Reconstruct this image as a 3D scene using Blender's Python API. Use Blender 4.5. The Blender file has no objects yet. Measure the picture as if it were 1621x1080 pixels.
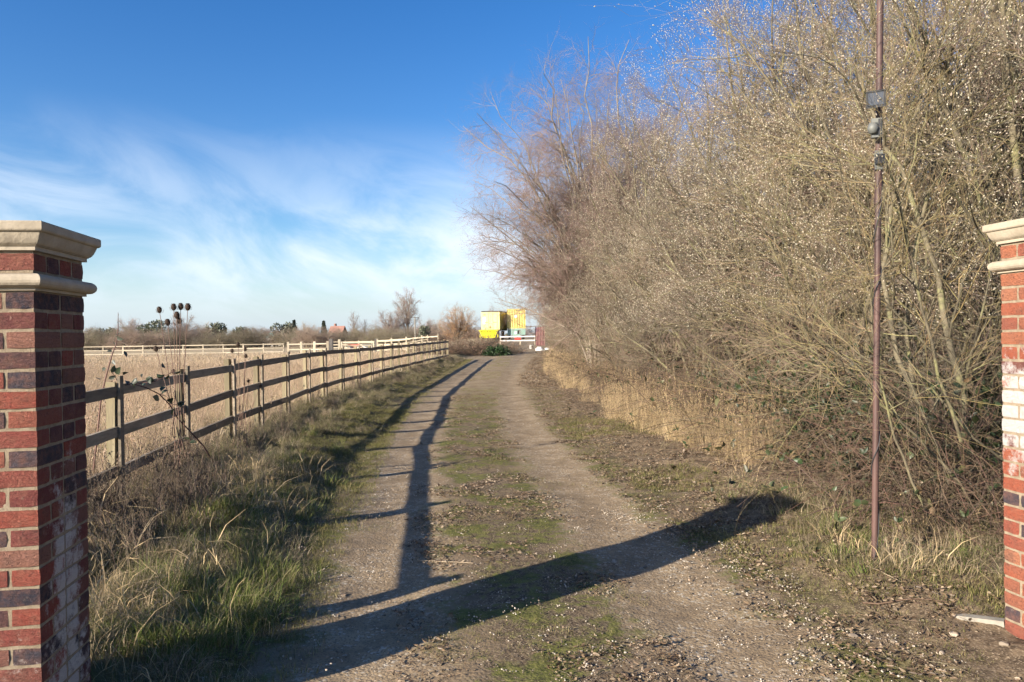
import bpy, math, random
import numpy as np
from mathutils import Vector, Matrix, Euler

R_ = math.radians
scn = bpy.context.scene
COL = scn.collection

# ------------------------------------------------------------------ camera
F = 1171.0                      # focal length in pixels of the 1621 x 1080 photograph
EYE = 1.60
cd = bpy.data.cameras.new('camera')
cd.sensor_width = 36.0
cd.lens = 36.0 * F / 1621.0
cd.clip_start = 0.05
cd.clip_end = 5000.0
cam = bpy.data.objects.new('camera', cd)
COL.objects.link(cam)
cam.location = (0, 0, EYE)
cam.rotation_euler = (R_(90 - 0.39), R_(0.9), 0)
scn.camera = cam

# ------------------------------------------------------------------ light
SUN_EL = R_(19.3)
SUN_AZ = R_(39.5)               # the light travels towards +X, +Y
ldir = Vector((math.cos(SUN_AZ) * math.cos(SUN_EL), math.sin(SUN_AZ) * math.cos(SUN_EL), -math.sin(SUN_EL)))
sd = bpy.data.lights.new('sun', 'SUN')
sd.energy = 5.0
sd.angle = R_(0.5)
sd.color = (1.0, 0.89, 0.75)
sun = bpy.data.objects.new('sun', sd)
COL.objects.link(sun)
sun.location = (-30, -30, 20)
sun.rotation_euler = ldir.to_track_quat('-Z', 'Y').to_euler()

vs = scn.view_settings
vs.view_transform = 'Standard'
vs.look = 'None'
vs.gamma = 1.0
vs.exposure = 1.32
vs.use_curve_mapping = False

cy = scn.cycles
cy.max_bounces = 4
cy.diffuse_bounces = 2
cy.glossy_bounces = 2
cy.transmission_bounces = 2
cy.transparent_max_bounces = 4
cy.use_denoising = True
cy.use_adaptive_sampling = True
cy.adaptive_threshold = 0.03

# ------------------------------------------------------------------ node helpers
class NT:
    def __init__(s, nt):
        s.nt = nt
        s.n = nt.nodes
        s.l = nt.links
    def node(s, t, **kw):
        n = s.n.new(t)
        for k, v in kw.items():
            setattr(n, k, v)
        return n
    def put(s, sock, v):
        if isinstance(v, bpy.types.NodeSocket):
            s.l.new(v, sock)
        elif v is not None:
            if hasattr(sock.default_value, '__len__') and not hasattr(v, '__len__'):
                v = (v, v, v)
            if hasattr(v, '__len__') and len(v) == 3 and len(sock.default_value) == 4:
                v = (*v, 1)
            sock.default_value = v
    def m(s, op, a, b=None, c=None, clamp=False):
        n = s.node('ShaderNodeMath', operation=op, use_clamp=clamp)
        s.put(n.inputs[0], a); s.put(n.inputs[1], b)
        if c is not None: s.put(n.inputs[2], c)
        return n.outputs[0]
    def vm(s, op, a, b=None):
        n = s.node('ShaderNodeVectorMath', operation=op)
        s.put(n.inputs[0], a)
        if b is not None: s.put(n.inputs[1], b)
        return n.outputs[0] if op not in ('LENGTH', 'DOT_PRODUCT', 'DISTANCE') else n.outputs[1]
    def mix(s, f, a, b, mode='MIX'):
        n = s.node('ShaderNodeMix', data_type='RGBA', blend_type=mode)
        s.put(n.inputs[0], f); s.put(n.inputs[6], a); s.put(n.inputs[7], b)
        return n.outputs[2]
    def noise(s, vec, scale, detail=4, rough=0.55, dist=0.0):
        n = s.node('ShaderNodeTexNoise')
        s.put(n.inputs['Vector'], vec)
        n.inputs['Scale'].default_value = scale
        n.inputs['Detail'].default_value = detail
        n.inputs['Roughness'].default_value = rough
        n.inputs['Distortion'].default_value = dist
        return n.outputs[0]
    def vor(s, vec, scale, out='Distance', feature='F1'):
        n = s.node('ShaderNodeTexVoronoi', feature=feature)
        s.put(n.inputs['Vector'], vec)
        n.inputs['Scale'].default_value = scale
        return n.outputs[out]
    def ss(s, v, a, b, lo=0.0, hi=1.0):
        n = s.node('ShaderNodeMapRange', interpolation_type='SMOOTHSTEP')
        s.put(n.inputs[0], v); s.put(n.inputs[1], a); s.put(n.inputs[2], b)
        n.inputs[3].default_value = lo; n.inputs[4].default_value = hi
        return n.outputs[0]
    def sep(s, v):
        n = s.node('ShaderNodeSeparateXYZ'); s.put(n.inputs[0], v); return n.outputs
    def comb(s, x, y, z):
        n = s.node('ShaderNodeCombineXYZ')
        s.put(n.inputs[0], x); s.put(n.inputs[1], y); s.put(n.inputs[2], z)
        return n.outputs[0]
    def pos(s):
        return s.node('ShaderNodeNewGeometry').outputs['Position']
    def attr(s, name):
        return s.node('ShaderNodeAttribute', attribute_name=name)
    def bump(s, h, strength, dist):
        n = s.node('ShaderNodeBump')
        n.inputs['Strength'].default_value = strength
        n.inputs['Distance'].default_value = dist
        s.put(n.inputs['Height'], h)
        return n.outputs[0]

def mat(name):
    m = bpy.data.materials.new(name)
    m.use_nodes = True
    t = NT(m.node_tree)
    b = t.n['Principled BSDF']
    b.inputs['Roughness'].default_value = 0.85
    b.inputs['Specular IOR Level'].default_value = 0.25
    return m, t, b

# ------------------------------------------------------------------ world
w = bpy.data.worlds.new('World')
scn.world = w
w.use_nodes = True
wt = NT(w.node_tree)
bg = wt.n['Background']
sky = wt.node('ShaderNodeTexSky', sky_type='NISHITA', sun_disc=False)
sky.sun_elevation = SUN_EL
sky.sun_rotation = math.atan2(-ldir.x, -ldir.y)
sky.altitude = 50
sky.air_density = 1.0
sky.dust_density = 0.6
sky.ozone_density = 2.5
gen = wt.node('ShaderNodeTexCoord').outputs['Generated']
sx, sy, sz = wt.sep(gen)
hsv = wt.node('ShaderNodeHueSaturation')
hsv.inputs['Saturation'].default_value = 1.36
hsv.inputs['Hue'].default_value = 0.512
wt.put(hsv.inputs['Color'], sky.outputs[0])
rot = wt.node('ShaderNodeVectorRotate', rotation_type='Y_AXIS')
wt.put(rot.inputs['Vector'], gen); rot.inputs['Angle'].default_value = R_(-14)
pv = wt.vm('MULTIPLY', rot.outputs[0], (1.0, 1.0, 2.3))
n1 = wt.noise(wt.vm('ADD', pv, (0.35, 0.0, 0.0)), 4.2, 9, 0.58, 0.7)
n2 = wt.noise(wt.vm('ADD', pv, (3.3, 2.1, 0)), 1.6, 3, 0.5)
cl = wt.m('MULTIPLY', wt.ss(n1, 0.34, 0.68), wt.ss(n2, 0.22, 0.48))
band = wt.m('MULTIPLY', wt.ss(sz, 0.0, 0.10), wt.ss(sz, 0.29, 0.08))
cl = wt.m('MULTIPLY', wt.m('MULTIPLY', cl, band), 1.0)
hz = wt.ss(sz, 0.15, -0.01, 0.0, 0.86)
skyc = wt.mix(cl, wt.mix(hz, hsv.outputs[0], (3.45, 4.05, 4.8)), (5.1, 5.6, 6.3))
wt.put(bg.inputs['Color'], skyc)
bg.inputs['Strength'].default_value = 0.079

# ------------------------------------------------------------------ maths
def smooth(a, b, x):
    t = np.clip((np.asarray(x, float) - a) / (b - a), 0, 1)
    return t * t * (3 - 2 * t)

def _hash(ix, iy, seed):
    v = np.sin(ix * 127.1 + iy * 311.7 + seed * 74.7) * 43758.5453
    return v - np.floor(v)

def vnoise(x, y, seed=0):
    x = np.asarray(x, float); y = np.asarray(y, float)
    ix = np.floor(x); iy = np.floor(y)
    fx = x - ix; fy = y - iy
    fx = fx * fx * (3 - 2 * fx); fy = fy * fy * (3 - 2 * fy)
    a = _hash(ix, iy, seed); b = _hash(ix + 1, iy, seed)
    c = _hash(ix, iy + 1, seed); d = _hash(ix + 1, iy + 1, seed)
    return (a * (1 - fx) + b * fx) * (1 - fy) + (c * (1 - fx) + d * fx) * fy - 0.5

def fbm(x, y, scale, seed=0, oct=3):
    s = 0; a = 1.0
    for k in range(oct):
        s = s + a * vnoise(np.asarray(x) / scale, np.asarray(y) / scale, seed + k)
        a *= 0.5; scale *= 0.5
    return s

_yy = np.linspace(-40, 1200, 12401)
def _curve(ys, vs_, win):
    v = np.interp(_yy, ys, vs_)
    k = np.ones(win) / win
    v2 = np.convolve(np.pad(v, win, mode='edge'), k, mode='same')[win:-win]
    return v2
_c = _curve([-40, 2, 4.2, 7, 11.4, 18, 27, 40, 55, 75, 100, 1200], [.9, .35, .12, -.19, -.65, -.95, -1.0, -.6, 0, .8, 1.2, 1.2], 31)
_hw = _curve([-40, 4, 11, 27, 45, 58, 80, 100, 1200], [1.75, 1.6, 1.65, 1.85, 2.3, 2.9, 2.5, 2.0, 2.0], 41)
_rise = _curve([-40, 12, 30, 55, 75, 95, 140, 1200], [0, 0, .10, .36, .75, 1.15, 1.2, 1.2], 61)
_bank = _curve([-40, 8, 14, 45, 1200], [.08, .10, .17, .18, .18], 41)
def cdrive(y): return np.interp(y, _yy, _c)
def hwid(y): return np.interp(y, _yy, _hw)

def hs(x, y):
    x = np.asarray(x, float); y = np.asarray(y, float)
    du = x - cdrive(y); h = hwid(y)
    wl = smooth(-16, -5.5, x)
    z = np.interp(y, _yy, _rise) * wl + (1 - wl) * np.interp(y, [0, 20], [0, .05])
    z = z + np.interp(y, _yy, _bank) * smooth(0.0, 0.9, -du - h) * smooth(-9, -5, x)
    z = z + 0.06 * smooth(0.0, 1.0, du - h) + 0.14 * smooth(1.2, 3.0, du - h)
    return z

def hgt(x, y):
    du = np.asarray(x) - cdrive(y); h = hwid(y)
    ad = np.abs(du)
    z = hs(x, y)
    rut = -0.022 * np.exp(-((ad - .92) / .34) ** 2)
    off = smooth(-0.15, 0.4, ad - h)
    near = smooth(60, 25, y)
    z = z + rut * (1 - off)
    z = z + near * off * (0.10 * fbm(x, y, 0.9, 3, 3) + 0.03 * fbm(x, y, 0.15, 8, 2))
    z = z + near * (1 - off) * (0.010 * fbm(x, y, 0.7, 13, 3) + 0.006 * fbm(x, y, 0.09, 17, 2))
    return z

Rcam = cam.rotation_euler.to_matrix()
def at(px, py, D):
    v = Rcam @ Vector(((px - 810.5) / F * D, (540.0 - py) / F * D, -D))
    return Vector(v) + Vector((0, 0, EYE))
def gat(px, D):
    p = at(px, 540, D)
    return p.x, p.y, float(hs(p.x, p.y))

# ------------------------------------------------------------------ mesh helpers
SMOOTH = {'grass_blades', 'twig_bark', 'leaf', 'catkin_fluff', 'bark_lichen', 'bark_grey', 'pebble'}
class Geo:
    def __init__(s):
        s.V = []; s.C = []; s.F = {}; s.nv = 0
    def add(s, V, Fc, C=(1, 1, 1)):
        V = np.asarray(V, float).reshape(-1, 3)
        Fc = np.asarray(Fc, int)
        C = np.asarray(C, float)
        if C.ndim == 1: C = np.broadcast_to(C, V.shape)
        s.V.append(V); s.C.append(C)
        s.F.setdefault(Fc.shape[1], []).append(Fc + s.nv)
        s.nv += len(V)
        return s
    def mesh(s, name, material, smooth_=False):
        me = bpy.data.meshes.new(name)
        V = np.concatenate(s.V); C = np.concatenate(s.C)
        me.vertices.add(len(V)); me.vertices.foreach_set('co', V.astype(np.float32).ravel())
        loops = []; starts = []; pos = 0
        for k, fl in s.F.items():
            f = np.concatenate(fl)
            loops.append(f.ravel()); starts.append(pos + np.arange(len(f)) * k); pos += f.size
        loops = np.concatenate(loops); starts = np.concatenate(starts)
        me.loops.add(len(loops)); me.loops.foreach_set('vertex_index', loops.astype(np.int32))
        me.polygons.add(len(starts)); me.polygons.foreach_set('loop_start', starts.astype(np.int32))
        sm = smooth_ or (material is not None and material.name in SMOOTH)
        me.polygons.foreach_set('use_smooth', np.full(len(starts), bool(sm)))
        me.update(calc_edges=True)
        ca = me.color_attributes.new('Col', 'FLOAT_COLOR', 'POINT')
        ca.data.foreach_set('color', np.concatenate([C, np.ones((len(C), 1))], 1).astype(np.float32).ravel())
        if material: me.materials.append(material)
        return me
    def obj(s, name, material, parent=None, smooth_=False, link=True):
        return mkobj(name, s.mesh(name, material, smooth_), parent, link)

def mkobj(name, me, parent=None, link=True):
    o = bpy.data.objects.new(name, me)
    if link: COL.objects.link(o)
    if parent: o.parent = parent
    return o

def empty(name, loc=(0, 0, 0), rz=0.0):
    o = bpy.data.objects.new(name, None)
    o.empty_display_size = 0.2
    COL.objects.link(o)
    o.location = loc; o.rotation_euler = (0, 0, rz)
    return o

def tag(o, label=None, cat=None, group=None, kind=None):
    if label: o['label'] = label
    if cat: o['category'] = cat
    if group: o['group'] = group
    if kind: o['kind'] = kind
    return o

def copy_tree(o, parent=None):
    c = o.copy(); COL.objects.link(c); c.parent = parent
    for ch in list(o.children):
        copy_tree(ch, c)
    return c

BOXF = np.array([[0, 3, 2, 1], [4, 5, 6, 7], [0, 1, 5, 4], [1, 2, 6, 5], [2, 3, 7, 6], [3, 0, 4, 7]])
def box(g, c, size, rot=None, C=(1, 1, 1)):
    hx, hy, hz = [v / 2 for v in size]
    V = np.array([[-hx, -hy, -hz], [hx, -hy, -hz], [hx, hy, -hz], [-hx, hy, -hz], [-hx, -hy, hz], [hx, -hy, hz], [hx, hy, hz], [-hx, hy, hz]])
    if rot is not None: V = V @ np.array(rot).T
    return g.add(V + np.array(c), BOXF, C)

def bar(g, a, b, wd, ht, C=(1, 1, 1), up=(0, 0, 1)):
    a = Vector(a); b = Vector(b); d = (b - a).normalized()
    u = Vector(up); s = d.cross(u)
    if s.length < 1e-4: s = Vector((1, 0, 0))
    s.normalize(); u = s.cross(d)
    M = np.array([[d.x, s.x, u.x], [d.y, s.y, u.y], [d.z, s.z, u.z]])
    return box(g, (a + b) / 2, ((b - a).length, wd, ht), M, C)

def norm(v): return v / np.maximum(np.linalg.norm(v, axis=-1, keepdims=True), 1e-9)

def tubes(g, P, R, S=3, C=(1, 1, 1), cap=False):
    """P (N,K,3), R (N,K): N tapered tubes"""
    P = np.asarray(P, float); R = np.asarray(R, float)
    N, K, _ = P.shape
    T = norm(np.gradient(P, axis=1))
    D = norm(P[:, -1] - P[:, 0])
    ref = np.where(np.abs(D[:, 2:3]) < 0.8, np.array([[0, 0, 1.0]]), np.array([[1.0, 0, 0]]))
    U = norm(np.cross(T, ref[:, None, :])); Wv = np.cross(T, U)
    a = np.arange(S) * 2 * np.pi / S
    V = P[:, :, None, :] + R[:, :, None, None] * (np.cos(a)[None, None, :, None] * U[:, :, None, :] + np.sin(a)[None, None, :, None] * Wv[:, :, None, :])
    base = (np.arange(N) * K * S)[:, None, None]
    i = np.arange(K - 1)[None, :, None] * S; j = np.arange(S)[None, None, :]; j2 = (j + 1) % S
    Fc = np.stack([base + i + j, base + i + j2, base + i + S + j2, base + i + S + j], -1).reshape(-1, 4)
    C = np.asarray(C, float)
    if C.ndim == 2: C = np.repeat(C, K * S, 0)
    g.add(V.reshape(-1, 3), Fc, C)
    if cap:
        n0 = g.nv - N * K * S
        idx = n0 + base[:, 0, 0][:, None] - 0 + (K - 1) * S + np.arange(S)[None, :]
        g.F.setdefault(S, []).append(idx)
    return g

def lathe(g, prof, S, center=(0, 0, 0), C=(1, 1, 1), square=False):
    prof = np.array(prof, float)
    a = (np.arange(S) + (0.5 if square else 0)) * 2 * np.pi / S
    k = math.sqrt(2) if square else 1.0
    V = np.stack([prof[:, None, 0] * k * np.cos(a), prof[:, None, 0] * k * np.sin(a), np.repeat(prof[:, 1:2], S, 1)], -1) + np.array(center)
    K = len(prof)
    i = np.arange(K - 1)[:, None] * S; j = np.arange(S)[None, :]; j2 = (j + 1) % S
    Fc = np.stack([i + j, i + j2, i + S + j2, i + S + j], -1).reshape(-1, 4)
    return g.add(V.reshape(-1, 3), Fc, C)

def jit(rng, n, col, amt=0.2, hue=0.08):
    c = np.array(col)[None, :] * (1 + amt * rng.uniform(-1, 1, (n, 1))) * (1 + hue * rng.uniform(-1, 1, (n, 3)))
    return np.clip(c, 0.004, 0.95)

def grow(rng, P, R, n, t0, t1, length, ang, K, up=0.0, wander=0.15, rmax=0.02, rfrac=0.6, taper=0.35, lfall=0.4, angj=0.3):
    """n children on each parent of P (N,Kp,3)"""
    N, Kp, _ = P.shape
    t = np.clip(t0 + (t1 - t0) * ((np.arange(n)[None, :] + rng.uniform(0, 1, (N, n))) / n), 0, 0.999)
    f = t * (Kp - 1); i = np.floor(f).astype(int); fr = f - i
    rows = np.arange(N)[:, None]
    p0 = P[rows, i] * (1 - fr[..., None]) + P[rows, i + 1] * fr[..., None]
    r0 = R[rows, i] * (1 - fr) + R[rows, i + 1] * fr
    T = norm(P[rows, i + 1] - P[rows, i])
    rv = norm(rng.normal(size=T.shape))
    U = norm(np.cross(T, rv))
    a = ang * (1 + angj * rng.uniform(-1, 1, t.shape))
    d = np.cos(a)[..., None] * T + np.sin(a)[..., None] * U
    M = N * n
    d = d.reshape(M, 3); p = p0.reshape(M, 3)
    L = (length * (1 - lfall * t) * rng.uniform(0.65, 1.25, t.shape)).reshape(M, 1)
    out = np.zeros((M, K, 3)); out[:, 0] = p
    for k in range(1, K):
        d = norm(d + np.array([0, 0, up]) + wander * rng.normal(size=d.shape))
        p = p + d * L / (K - 1); out[:, k] = p
    r = np.minimum(r0.reshape(M) * rfrac, rmax)
    RR = r[:, None] * np.linspace(1, taper, K)[None, :]
    return out, RR

def catkins(g, rng, P, per, size, col, t0=0.35, C2=None, fat=0.42):
    """small soft buds along twigs P (N,K,3): bipyramids"""
    N, K, _ = P.shape
    t = rng.uniform(t0, 1.0, (N, per)) * (K - 1) * 0.999
    i = np.floor(t).astype(int); fr = (t - i)[..., None]
    rows = np.arange(N)[:, None]
    p = (P[rows, i] * (1 - fr) + P[rows, i + 1] * fr).reshape(-1, 3)
    T = norm(P[rows, i + 1] - P[rows, i]).reshape(-1, 3)
    d = norm(T + 0.7 * rng.normal(size=T.shape) * 0.6 + np.array([0, 0, .25]))
    M = len(p)
    s = size * rng.uniform(0.6, 1.3, (M, 1))
    U = norm(np.cross(d, norm(rng.normal(size=d.shape)))); Wv = np.cross(d, U)
    V = np.zeros((M, 5, 3))
    V[:, 0] = p; V[:, 4] = p + d * s
    for k in range(3):
        a = k * 2 * np.pi / 3
        V[:, 1 + k] = p + d * s * 0.45 + s * fat * 0.5 * (math.cos(a) * U + math.sin(a) * Wv)
    tri = np.array([[0, 2, 1], [0, 3, 2], [0, 1, 3], [1, 2, 4], [2, 3, 4], [3, 1, 4]])
    Fc = (np.arange(M)[:, None, None] * 5 + tri[None]).reshape(-1, 3)
    g.add(V.reshape(-1, 3), Fc, np.repeat(jit(rng, M, col, 0.2, 0.05), 5, 0))

def leaves(g, rng, p, d, L, Wd, cols, fold=0.25):
    """pointed oval leaves (6 verts, folded at the midrib) starting at p along d"""
    M = len(p)
    d = norm(d); U = norm(np.cross(d, norm(rng.normal(size=d.shape)))); Nn = np.cross(U, d)
    L = np.broadcast_to(np.asarray(L, float).reshape(-1, 1), (M, 1)); Wd = np.broadcast_to(np.asarray(Wd, float).reshape(-1, 1), (M, 1))
    c = fold * Wd
    V = np.stack([p, p + d * L * .3 + U * Wd * .5 + Nn * c, p + d * L * .65 + U * Wd * .42 + Nn * c * .7,
                  p + d * L - Nn * c * .6, p + d * L * .65 - U * Wd * .42 + Nn * c * .7, p + d * L * .3 - U * Wd * .5 + Nn * c,
                  p + d * L * .5], 1)
    tri = np.array([[0, 1, 6], [1, 2, 6], [2, 3, 6], [3, 4, 6], [4, 5, 6], [5, 0, 6]])
    Fc = (np.arange(M)[:, None, None] * 7 + tri[None]).reshape(-1, 3)
    g.add(V.reshape(-1, 3), Fc, np.repeat(cols, 7, 0))

def blades(g, rng, base, h, wd, lean, cols, segs=3, az=None):
    """curved tapering grass blades"""
    n = len(base)
    h = np.broadcast_to(h, (n,)); lean = np.broadcast_to(lean, (n,))
    if az is None: az = rng.uniform(0, 2 * np.pi, n)
    dr = np.stack([np.cos(az), np.sin(az), 0 * az], -1)
    tw = az + np.pi / 2 + rng.uniform(-.9, .9, n)
    sd_ = np.stack([np.cos(tw), np.sin(tw), 0 * az], -1)
    t = np.linspace(0, 1, segs + 1)
    z = h[:, None] * (t[None, :] * np.cos(lean[:, None] * t[None, :]))
    o = h[:, None] * (t[None, :] * np.sin(lean[:, None] * t[None, :]))
    P = base[:, None, :] + o[..., None] * dr[:, None, :] + z[..., None] * np.array([0, 0, 1.0])
    wv = np.broadcast_to(wd, (n,))[:, None] * np.maximum(1 - t[None, :] ** 1.6, 0.04) * .5
    V = np.stack([P - sd_[:, None, :] * wv[..., None], P + sd_[:, None, :] * wv[..., None]], 2)
    K = segs + 1
    b = (np.arange(n) * K * 2)[:, None]; i = np.arange(segs)[None, :] * 2
    Fc = np.stack([b + i, b + i + 1, b + i + 3, b + i + 2], -1).reshape(-1, 4)
    g.add(V.reshape(-1, 3), Fc, np.repeat(cols, K * 2, 0))

def disc(rng, n, r, gauss=False):
    a = rng.uniform(0, 2 * np.pi, n); q = r * np.sqrt(rng.uniform(0, 1, n)) if not gauss else np.abs(rng.normal(0, r * .5, n))
    return np.stack([q * np.cos(a), q * np.sin(a), np.zeros(n)], -1)

# ------------------------------------------------------------------ materials
def plant_mat(name, trans=0.0, rough=0.8, rnd=0.25, spec=0.2):
    m, t, b = mat(name)
    c = t.attr('Col').outputs['Color']
    oi = t.node('ShaderNodeObjectInfo').outputs['Random']
    c = t.mix(1.0, c, t.comb(*(t.m('MULTIPLY_ADD', oi, rnd * 2, 1 - rnd),) * 3), 'MULTIPLY')
    t.put(b.inputs['Base Color'], c)
    b.inputs['Roughness'].default_value = rough
    b.inputs['Specular IOR Level'].default_value = spec
    if trans > 0:
        tr = t.node('ShaderNodeBsdfTranslucent'); t.put(tr.inputs['Color'], c)
        mx = t.node('ShaderNodeMixShader'); mx.inputs[0].default_value = trans
        t.l.new(b.outputs[0], mx.inputs[1]); t.l.new(tr.outputs[0], mx.inputs[2])
        t.l.new(mx.outputs[0], t.n['Material Output'].inputs['Surface'])
    return m

M_grass = plant_mat('grass_blades', 0.28, 0.7, 0.25)
M_twig = plant_mat('twig_bark', 0.0, 0.75, 0.12)
M_leaf = plant_mat('leaf', 0.15, 0.45, 0.2, 0.4)
M_catkin = plant_mat('catkin_fluff', 0.25, 0.9, 0.08)
M_pebble = plant_mat('pebble', 0.0, 0.85, 0.25)

def bark_mat(name, c1, c2, c3, sc=9):
    m, t, b = mat(name)
    p = t.pos()
    n = t.noise(t.vm('MULTIPLY', p, (1, 1, .35)), sc, 6, .65)
    c = t.mix(t.ss(n, .3, .7), c1, c2)
    c = t.mix(t.ss(t.noise(p, sc * .35, 4, .6), .52, .66), c, c3)
    t.put(b.inputs['Base Color'], c)
    t.put(b.inputs['Normal'], t.bump(t.noise(t.vm('MULTIPLY', p, (1, 1, .25)), sc * 5, 5, .6), .6, .01))
    return m
M_bark = bark_mat('bark_lichen', (.085, .072, .05), (.17, .145, .095), (.20, .19, .095))
M_bark_g = bark_mat('bark_grey', (.17, .14, .11), (.30, .25, .20), (.26, .24, .16))

# ground ----------------------------------------------------------
def ground_material():
    m, t, b = mat('ground_surface')
    p = t.pos()
    du = t.attr('du').outputs['Fac']; hwv = t.attr('hwv').outputs['Fac']
    ad = t.m('ABSOLUTE', du)
    nl = t.noise(p, 0.55, 5, .6); nm = t.noise(p, 2.2, 6, .62); nf = t.noise(p, 14, 5, .65); nx = t.noise(p, 70, 3, .6)
    peb = t.vor(p, 55, 'Color'); pebv = t.sep(peb)[0]; pd = t.vor(p, 55, 'Distance')
    peb2 = t.sep(t.vor(p, 130, 'Color'))[1]
    # compacted gravel
    g = t.mix(t.ss(nm, .32, .68), (.225, .165, .100), (.335, .252, .155))
    g = t.mix(t.m('MULTIPLY', t.ss(nf, .45, .75), .7), g, (.155, .122, .085))
    g = t.mix(t.m('MULTIPLY', t.ss(pebv, .78, .95), t.ss(nm, .35, .6)), g, (.42, .37, .29))
    g = t.mix(t.m('MULTIPLY', t.ss(peb2, .72, .9), .6), g, (.11, .09, .07))
    # leaf mould and soil
    s = t.mix(t.ss(nf, .35, .65), (.075, .055, .036), (.19, .14, .088))
    s = t.mix(t.ss(peb2, .75, .95), s, (.27, .21, .14))
    # moss and short turf
    mo = t.mix(t.ss(nf, .3, .7), (.055, .065, .018), (.155, .15, .045))
    mo = t.mix(t.ss(nx, .5, .75), mo, (.20, .165, .085))
    # verge soil under grass
    v = t.mix(t.ss(nm, .35, .65), (.085, .08, .035), (.19, .15, .08))
    # field stubble
    f = t.mix(t.ss(nl, .35, .65), (.44, .325, .22), (.38, .31, .18))
    f = t.mix(t.ss(nm, .45, .7), f, (.24, .20, .09))
    f = t.mix(t.ss(nf, .55, .8), f, (.47, .36, .22))
    trk = t.m('ADD', t.m('ABSOLUTE', t.m('SUBTRACT', ad, .92)), t.m('MULTIPLY', t.m('SUBTRACT', nm, .5), 1.1))
    trk = t.m('ADD', trk, t.m('MULTIPLY', t.m('SUBTRACT', nf, .5), .35))
    mtrk = t.ss(trk, .62, .30)
    y = t.sep(p)[1]
    mtrk = t.m('MAXIMUM', mtrk, t.m('MULTIPLY', t.ss(y, 13, 26), .88))
    mm = t.ss(t.m('ADD', nm, t.m('MULTIPLY', t.m('SUBTRACT', nf, .5), .6)), .44, .60)
    base = t.mix(mm, s, mo)
    c = t.mix(mtrk, base, g)
    e = t.m('ADD', t.m('SUBTRACT', ad, hwv), t.m('MULTIPLY', t.m('SUBTRACT', nm, .5), 1.3))
    c = t.mix(t.ss(e, -.1, .45), c, t.mix(t.ss(du, -.5, .5), v, s))
    c = t.mix(t.ss(t.m('ADD', du, t.m('MULTIPLY', t.m('SUBTRACT', nl, .5), 1.5)), -3.3, -4.2), c, f)
    t.put(b.inputs['Base Color'], c)
    b.inputs['Roughness'].default_value = .95
    b.inputs['Specular IOR Level'].default_value = .12
    hh = t.m('ADD', t.m('MULTIPLY', nf, .6), t.m('MULTIPLY', t.m('SUBTRACT', 1.0, pd), .25))
    hh = t.m('ADD', hh, t.m('MULTIPLY', nx, .3))
    t.put(b.inputs['Normal'], t.bump(hh, .6, .02))
    return m
M_ground = ground_material()

def brick_material():
    m, t, b = mat('handmade_brick')
    p = t.pos()
    oi = t.node('ShaderNodeObjectInfo')
    c = oi.outputs['Color']
    n1 = t.noise(p, 22, 6, .7); n2 = t.noise(p, 90, 4, .6); n3 = t.noise(t.vm('MULTIPLY', p, (1, 1, 2.6)), 38, 5, .7, 1.5)
    c = t.mix(t.ss(n1, .35, .7), c, t.mix(.5, c, (.26, .12, .08)))
    c = t.mix(t.m('MULTIPLY', t.ss(n2, .55, .72), .6), c, (.06, .03, .03))
    c = t.mix(t.m('MULTIPLY', t.ss(t.noise(p, 5, 6, .7), .5, .75), .55), c, (.075, .055, .045))
    c = t.mix(t.m('MULTIPLY', t.ss(t.noise(p, 30, 6, .75), .60, .70), .35), c, (.36, .27, .20))
    # dry salt bloom with its own outline
    def blob(cx, cy, cz, rx, rz):
        d = t.vm('MULTIPLY', t.vm('SUBTRACT', p, (cx, cy, cz)), (1 / rx, 1 / rx, 1 / rz))
        return t.m('SUBTRACT', 1.0, t.vm('LENGTH', d))
    k = t.m('MAXIMUM', blob(-1.90, 3.02, .56, .15, .52), blob(-1.90, 3.02, .20, .22, .34))
    k = t.m('MAXIMUM', k, blob(2.57, 3.76, 1.17, .5, .27))
    k = t.m('ADD', k, t.m('MULTIPLY', t.m('SUBTRACT', t.noise(p, 11, 8, .75), .5), 3.2))
    c = t.mix(t.m('MULTIPLY', t.ss(k, -.05, .55), .85), c, (.60, .57, .54))
    t.put(b.inputs['Base Color'], c)
    b.inputs['Roughness'].default_value = .9
    hh = t.m('ADD', t.m('MULTIPLY', n3, 1.0), t.m('MULTIPLY', n2, .25))
    t.put(b.inputs['Normal'], t.bump(hh, 1.0, .016))
    return m
M_brick = brick_material()

def simple(name, c1, c2, sc=8, rough=.85, bump=.3, bd=.005, stretch=(1, 1, 1), c3=None, spec=.25):
    m, t, b = mat(name)
    p = t.vm('MULTIPLY', t.pos(), stretch)
    n = t.noise(p, sc, 6, .65)
    c = t.mix(t.ss(n, .3, .7), c1, c2)
    if c3 is not None: c = t.mix(t.ss(t.noise(p, sc * .4, 5, .6), .55, .68), c, c3)
    if name in ('pale_timber', 'weathered_timber', 'pale_paddock_timber'):
        oi = t.node('ShaderNodeObjectInfo').outputs['Random']
        c = t.mix(1.0, c, t.comb(*(t.m('MULTIPLY_ADD', oi, .6, .7),) * 3), 'MULTIPLY')
    t.put(b.inputs['Base Color'], c)
    b.inputs['Roughness'].default_value = rough
    b.inputs['Specular IOR Level'].default_value = spec
    if bump: t.put(b.inputs['Normal'], t.bump(t.noise(p, sc * 6, 4, .6), bump, bd))
    return m
M_mortar = simple('lime_mortar', (.20, .155, .105), (.29, .235, .165), 30, .95, .7, .006)
M_stone = simple('cast_stone', (.30, .255, .19), (.39, .335, .255), 9, .9, .7, .004, c3=(.24, .205, .155))
M_post = simple('pale_timber', (.22, .185, .115), (.29, .245, .155), 7, .85, .4, .004, (3, 3, .4), (.22, .19, .11))
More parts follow.
